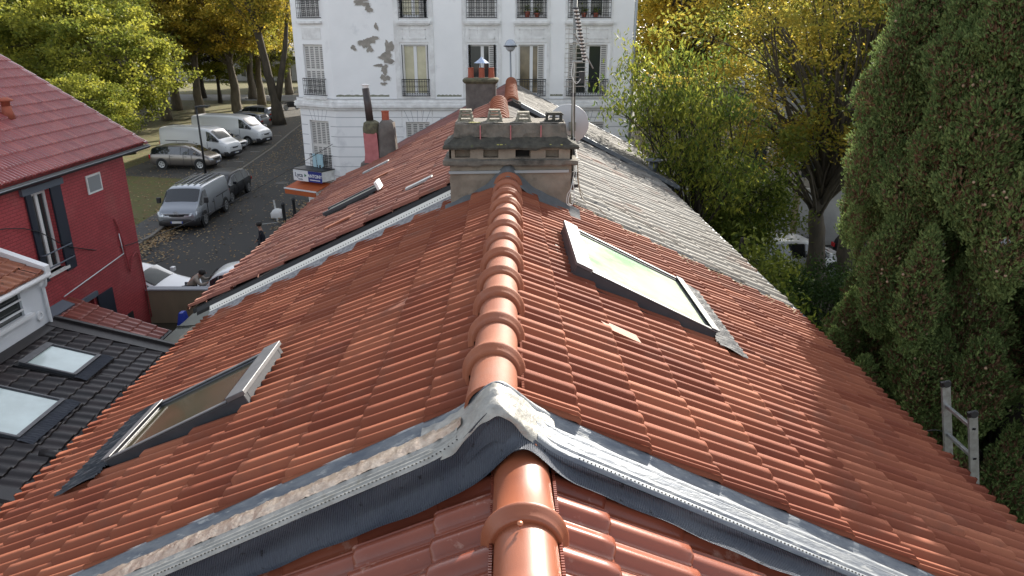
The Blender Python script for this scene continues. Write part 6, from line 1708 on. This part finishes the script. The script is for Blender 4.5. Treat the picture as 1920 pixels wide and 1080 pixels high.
# far background of the park
bgm = MB(); bgm.box(-75, -24, 138, 139, 0, 3.6); PB = bgm.build('park_pavilion', 'greywall'); tagp(PB, 'long pale low building seen between the trunks beyond the park', 'building')
bgm = MB(); bgm.box(-75.2, -23.8, 137.8, 139.2, 3.6, 4.3); bgm.build('roof_band', 'blackpl', PB)
bgm = MB()
for k in range(24): bgm.box(-74 + k * 2.1, -73.2 + k * 2.1, 137.93, 137.99, .8, 2.8)
build_each(bgm, 'window', 'glass_dark', PB)
bgm = MB(); bgm.box(-26.5, -15, 112, 113, 0, 12); tagp(bgm.build('slate_grey_house', 'greytrim'), 'slate grey building beside the far trunks at the edge of the white building', 'building')

# --- right side trees
tree('peach_tree', 'peach tree with long drooping leaves beside the pale roof and the white building', (4.9, 18.2, 0),
     [(0, 0, 0), (.05, 0, 1.8), (0, .1, 3.4), (.1, 0, 5)], .13, (-.1, -.2, 5.7), (1.9, 1.9, 2.2), 62, 150, (.14, .32), 'leaf_peach', 'barkdark', 201, droop=.6, lr=.30, spread=.7, noleaf_below=4.3, twigs=3, sag=.06,
     clus=[(-1.95, .2, 7.3), (-1.7, .3, 7.7), (-1.6, .1, 6.9), (-2.2, .0, 6.6), (-1.3, .3, 7.5), (-1.8, 0, 6.3), (-.9, 0, 7.9), (-.7, 0, 7.6)], flat=.8, hollow=.35)
rs_ = np.random.RandomState(5)
for (x, y, s_, sd, lb_) in [(4.95, 14.6, .46, 202, 'small dark leafy tree brushing the right gutter below the metal roof vent'), (7.0, 20.8, .58, 203, 'mixed green tree between the peach tree and the twin trunks')]:
    tree('garden_tree', lb_, (x, y, 0), [(0, 0, 0), (.05, 0, 1.5), (0, .1, 3.0), (.1, 0, 4.2)], .12, (0, 0, 4.6 * s_ + .6), (2.3 * s_, 2.2 * s_, 2.1 * s_), 60, 240, (.14, .42), 'leaf_green', 'barkdark', sd, droop=.3, spread=.75, lr=.32, twigs=3, flat=.8)
FT = tree('feathery_tree', 'large feathery leaved tree with a low forked trunk, yellow green with orange sprays', (10.7, 23.3, 0),
     [(0, 0, 0), (-.12, 0, 1.4), (-.30, 0, 2.6), (-.15, .1, 3.8), (.1, .1, 5.2)], .30, (-.2, .2, 7.6), (5.4, 4.2, 4.2), 150, 300, (.15, .46), 'leaf_feather', 'bark', 204, droop=.2, spread=.6, noleaf_below=4.6, lr=.46, twigs=2, sag=.10, limb_from=(.48, 1.0),
     hollow=.4, clus=[(-3.2, 0, 4.6), (-2.6, 0, 4.0), (-3.8, .2, 5.2), (-1.5, 0, 5.2), (2.5, 0, 5.5), (-4.2, 0, 5.8), (-4.5, 0, 4.7)])
tree('straight_tree', 'straight trunked tree standing just right of the forked one', (11.9, 24.0, 0),
     [(0, 0, 0), (.0, 0, 2.4), (-.1, 0, 5), (-.3, 0, 8)], .27, (1.5, .5, 9.2), (4.4, 4.0, 4.0), 90, 330, (.15, .46), 'leaf_feather', 'bark', 205, droop=.2, spread=.6, noleaf_below=5.0, lr=.46, twigs=2, tintbias=.12)
rs_ = np.random.RandomState(8)
tree('golden_tree', 'golden orange leaved tree right beside the edge of the white building', (9.6, 38.5, 0),
     [(0, 0, 0), (0, 0, 3), (-.6, 0, 7), (-1.4, 0, 11)], .2, (.6, 0, 10.2), (4.0, 3.5, 4.2), 90, 150, (.22, .8), 'leaf_gold', 'barkdark', 206, lr=.45, twigs=3, tintbias=.25)
tree('background_tree', 'tall yellow tree closing the gap beside the white building at the top', (11.0, 52, 0), [(0, 0, 0), (0, 0, 4), (0, 0, 9)], .3, (0, 0, 10.5), (5.0, 4, 6.0), 120, 180, (.26, .7), 'leaf_yg', 'barkdark', 210, lr=.6, twigs=3, tintbias=.2)
tree('background_tree', 'yellow green tree behind the feathery tree at the top', (16.5, 42, 0), [(0, 0, 0), (0, 0, 4), (0, 0, 9)], .3, (0, 0, 9.5), (6.5, 5, 5.5), 130, 190, (.26, .7), 'leaf_yg', 'barkdark', 207, lr=.6, twigs=3, tintbias=.1)
tree('background_tree', 'green tree filling the gap between the straight trunk and the cypress', (18.0, 32.5, 0), [(0, 0, 0), (0, 0, 3), (0, 0, 6)], .2, (0, 0, 7.6), (4.4, 3, 3.6), 90, 240, (.2, .55), 'leaf_green', 'barkdark', 211, lr=.5, twigs=3, spread=.7)
tree('background_tree', 'pale olive tree behind the cypress at the top right', (24.5, 40, 0), [(0, 0, 0), (0, 0, 4), (0, 0, 9)], .3, (0, 0, 8.5), (6.5, 5, 5.5), 130, 190, (.26, .7), 'leaf_olive', 'barkdark', 208, lr=.6, twigs=3, tintbias=.2)
# shrubs below the right eave
def shrub(x, y, r_, h, label, m_, sd, n=60):
    rs = np.random.RandomState(sd)
    root = thing('shrub', label, 'shrub', (x, y, 0)); mb = MB(); Vs, Fs, Ts = [], [], []; bi = 0
    for k in range(n):
        v = rs.normal(0, 1, 3); v /= np.linalg.norm(v); v[2] = abs(v[2])
        c = np.array([x, y, h * .35]) + v * np.array([r_, r_, h * .6]) * rs.uniform(.5, 1)
        limb(mb, (x, y, 0), c, .02, .005, rs, .05, 4, sides=4)
        m = 110; pp = c + rs.normal(0, .2, (m, 3)); D = rs.normal(0, 1, (m, 3)); D[:, 2] -= .4; D /= np.linalg.norm(D, axis=1)[:, None]
        s = .11 * rs.uniform(.6, 1.3, m); V, F = leaves_np(pp, D, s, s * .45, rs); Vs.append(V); Fs.append(F + bi); bi += len(V); Ts.append(np.repeat(rs.beta(1.3, 2, m), 4))
    mb.build('stems', 'barkdark', root); np_mesh('foliage', np.concatenate(Vs), np.concatenate(Fs), m_, root, np.concatenate(Ts))
shrub(6.4, 12.0, 1.8, 2.4, 'dark shrub filling the gap below the end of the pale roof', 'leaf_dark', 301, 80)
shrub(9.0, 18.6, 2.0, 2.3, 'low dark shrub in front of the half hidden white car', 'leaf_dark', 302, 70)
shrub(8.3, 21.3, 1.5, 1.8, 'leafy shrub left of the forked trunk', 'leaf_green', 303, 70)
shrub(11.6, 19.6, 1.8, 1.5, 'dark shrub at the foot of the two trunks', 'leaf_dark', 304, 70)
shrub(6.0, 8.6, 1.2, 2.2, 'dark shrub between the roof edge and the cypress', 'leaf_dark', 305, 60)
# garden wall and background houses at right
gw = MB(); gw.box(6.5, 34, 28.5, 28.75, 0, 2.35); GW = gw.build('garden_wall', 'greywall'); tagp(GW, 'long pale grey garden wall behind the twin trunks', 'wall')
gw = MB()
for x in np.arange(6.5, 34, 2.6): gw.box(x, x + .22, 28.40, 28.5, 0, 2.4)
build_each(gw, 'pier', 'tanwall', GW)
gw = MB(); gw.box(11.6, 11.95, 28.46, 28.499, .2, .75); gw.box(14.2, 15.0, 28.46, 28.499, .5, 1.3); gw.build('notice_panel', 'whitepl', GW)
gw = MB(); gw.tube([(7.0, 28.62, 3.15), (12.2, 28.62, 3.15)], .02, 6); gw.tube([(7, 28.62, 2.42), (12.2, 28.62, 2.42)], .02, 6)
for x in np.arange(7, 12.2, .13): gw.tube([(x, 28.62, 2.35), (x, 28.62, 3.15)], .010, 4)
tagp(gw.build('iron_fence', 'iron'), 'short iron bar fence on top of the left part of the garden wall', 'fence')
rdm = MB(); sheet('side_road', [(6.0, 22.0), (34, 22.0), (34, 28.4), (6.0, 28.4)], .0, 'asphalt')
LHh = thing('low_house', 'low pale house with red tile edge seen through the leaves', 'house', (17, 40, 0))
gw = MB(); gw.box(7.5, 30, 36.0, 42, 0, 4.1); gw.build('wall', 'housewall', LHh)
gw = MB(); gw.prism([(7.3, 35.7, 4.05), (7.3, 42.3, 4.05), (7.3, 39, 5.6)], (22.9, 0, 0)); gw.build('roof', 'greywall', LHh)
gw = MB(); gw.box(7.3, 30.2, 35.6, 35.75, 4.05, 4.3); gw.build('eave_edge', 'oldL', LHh)
gw = MB()
for x in (9, 12, 15, 18, 21): gw.box(x, x + 1.1, 35.96, 35.99, 1.4, 3.2)
build_each(gw, 'window', 'glass_dark', LHh)
th = thing('tall_house', 'tall pale building far behind the golden tree', 'building', (22, 62, 0))
gw = MB(); gw.box(14, 46, 60, 72, 0, 10.5); gw.build('wall', 'whitewall', th)
gw = MB()
for x in range(15, 45, 3):
    for z in (2, 5, 8): gw.box(x, x + 1.2, 59.95, 59.99, z, z + 1.7)
build_each(gw, 'window', 'glass_dark', th)

# --- cypress
def cypress(name, label, base, plumes, seed, dens=1.0):
    rs = np.random.RandomState(seed)
    root = thing(name, label, 'tree', base)
    b = MB(); b.tube([(base[0], base[1], 0), (base[0] + .1, base[1], 5), (base[0], base[1], 9.5)], [.35, .28, .08], 10)
    for k in range(40):
        z = rs.uniform(1, 8.5); a = rs.uniform(0, 6.28); r_ = rs.uniform(1.0, 2.0)
        b.tube([(base[0], base[1], z), (base[0] + r_ * .6 * math.cos(a), base[1] + r_ * .6 * math.sin(a), z + .5), (base[0] + r_ * math.cos(a), base[1] + r_ * math.sin(a), z + 1.3)], [.06, .035, .012], 5)
    b.build('trunk', 'barkdark', root, smooth=True)
    V_, F_, T_ = [], [], []; bi = 0
    VB, FB, TB = [], [], []; bb = 0
    CP = []
    for (c, rx, rz) in plumes:
        c = np.array(c)
        area = rx * rz * 6
        n = int(3300 * dens * area)
        v = rs.normal(0, 1, (n, 3)); v /= np.linalg.norm(v, axis=1)[:, None]
        sh = rs.uniform(.72, 1.06, n) ** 1
        # pointed top, lumps
        taper = 1 - .45 * np.clip(v[:, 2], 0, 1) ** 1.5
        lump = 1 + .24 * np.sin(v[:, 0] * 6 + c[0] * 3) * np.sin(v[:, 2] * 9 + c[1] * 5) + .10 * np.sin(v[:, 1] * 11 + c[2])
        p = c + v * np.stack([rx * taper * lump * sh, rx * taper * lump * sh, rz * sh], 1)
        D = v * np.array([1, 1, .3]) * .7 + np.array([0, 0, 1.2]) + rs.normal(0, .35, (n, 3)); D /= np.linalg.norm(D, axis=1)[:, None]
        brown = (sh < .84) & (rs.uniform(0, 1, n) < .65)
        ct = rs.normal(0, .12)
        for msk, lst in ((~brown, 0), (brown, 1)):
            P0 = p[msk]; D0 = D[msk]
            if len(P0) == 0: continue
            # each spray is three narrow blades
            for q in range(3):
                dd = D0 + rs.normal(0, .42, D0.shape) * (q > 0); dd /= np.linalg.norm(dd, axis=1)[:, None]
                s = rs.uniform(.03, .065, len(P0)) * (1.5 if lst else 1)
                V, F = leaves_np(P0 + dd * s[:, None] * .5, dd, s, s * (.34 if not lst else .22), rs, .3)
                tt = np.repeat(np.clip(rs.beta(1.5, 2.5, len(P0)) + ct + (sh[msk] - .95) * 1.2, 0, 1), 4)  # tint lightens the outer sprays, painting light onto the plumes
                if lst == 0: V_.append(V); F_.append(F + bi); bi += len(V); T_.append(tt)
                else: VB.append(V); FB.append(F + bb); bb += len(V); TB.append(tt)
        for k in range(int(4 + 5 * rx * rz)):
            v = rs.normal(0, 1, 3); v /= np.linalg.norm(v)
            if rs.uniform() < .55: CP.append(c + v * np.array([rx, rx, rz]) * (1 - .2 * max(0, v[2])))
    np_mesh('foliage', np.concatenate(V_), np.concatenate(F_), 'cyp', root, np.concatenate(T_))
    np_mesh('dead_foliage', np.concatenate(VB), np.concatenate(FB), 'cyp_brown', root, np.concatenate(TB))
    cm = MB()
    for c in CP:
        for k in range(rs.randint(1, 4)):
            cm.lathe(c + rs.normal(0, .05, 3), [(0, -.018), (.014, -.010), (.019, 0), (.014, .011), (0, .018)], 6)
    o = cm.build('cones', 'cone', root, smooth=True); o['kind'] = 'stuff'
    return root
rs_ = np.random.RandomState(77)
pl = []
cxc, cyc = 7.4, 9.0
for k in range(230):
    a = rs_.uniform(0, 2 * math.pi); zz = rs_.uniform(.4, 9.2)
    Rr_ = 2.6 * (1 - .10 * max(0, (zz - 6) / 3)) * (1 if zz > 1.5 else .8)
    rad_ = Rr_ * (rs_.uniform(.84, 1.03))
    pl.append(((cxc + rad_ * math.cos(a) * 1.0, cyc + rad_ * math.sin(a), zz), rs_.uniform(.2, .36), rs_.uniform(.45, .85)))
for k in range(26):
    a = rs_.uniform(0, 2 * math.pi); zz = rs_.uniform(1, 9.4); rad_ = rs_.uniform(.6, 1.5)
    pl.append(((cxc + rad_ * math.cos(a), cyc + rad_ * math.sin(a), zz), .6, 1.0))
for k in range(60):
    a = rs_.uniform(0, 2 * math.pi); zz = rs_.uniform(.5, 8.8); rad_ = rs_.uniform(1.5, 2.3)
    pl.append(((cxc + rad_ * math.cos(a), cyc + rad_ * math.sin(a), zz), .5, 1.1))
# only the side that can be seen needs the dense sprays
cypress('cypress', 'huge dark green cypress with tan cones rising behind the ladder at the right edge', (cxc, cyc, 0), pl, 5, dens=.62)

pl = []
for k in range(70):
    a = rs_.uniform(0, 2 * math.pi); zz = rs_.uniform(.4, 8.5); rad_ = rs_.uniform(.9, 1.9)
    pl.append(((11.6 + rad_ * math.cos(a), 12.2 + rad_ * math.sin(a), zz), rs_.uniform(.4, .65), rs_.uniform(.8, 1.3)))
cypress('cypress', 'smaller cypress standing behind the huge one at the right edge', (11.6, 12.2, 0), pl, 6, dens=.35)

# ================================================================== FALLEN LEAVES
rs_ = np.random.RandomState(17)
P = []
for k in range(12000):
    if rs_.uniform() < .25:
        y = rs_.uniform(26, 75); x = rs_.uniform(-17 - (y - 45) * .1, -9.4 - (y - 30) * .13); z = .004
        if rs_.uniform() < .6: x = -16.3 - (y - 45) * .11 + abs(rs_.normal(0, 1.6))
    else:
        y = rs_.uniform(25, 110) if rs_.uniform() < .7 else rs_.uniform(25, 50); x = -16 - rs_.uniform(0, 1) ** 1.0 * (y * .6) - (y - 45) * .1; z = .012
    P.append((x, y, z + rs_.uniform(0, .03)))
o = scatter_leaves('fallen_leaves', P, .105, 'fallen', seed=9, flat=.25); tagp(o, 'fallen autumn leaves scattered over the street and the park grass', 'leaves', kind='stuff')
o = scatter_leaves('fallen_leaves', [(-15.0 + rs_.normal(0, .35), rs_.uniform(27, 33), .02 + rs_.uniform(0, .05)) for _ in range(900)] + [(-9.9 + rs_.normal(0, .4), rs_.uniform(31, 37), .02 + rs_.uniform(0, .06)) for _ in range(700)], .12, 'fallen', seed=10, flat=.3); tagp(o, 'drift of brown leaves piled against the kerbs', 'leaves', kind='stuff')
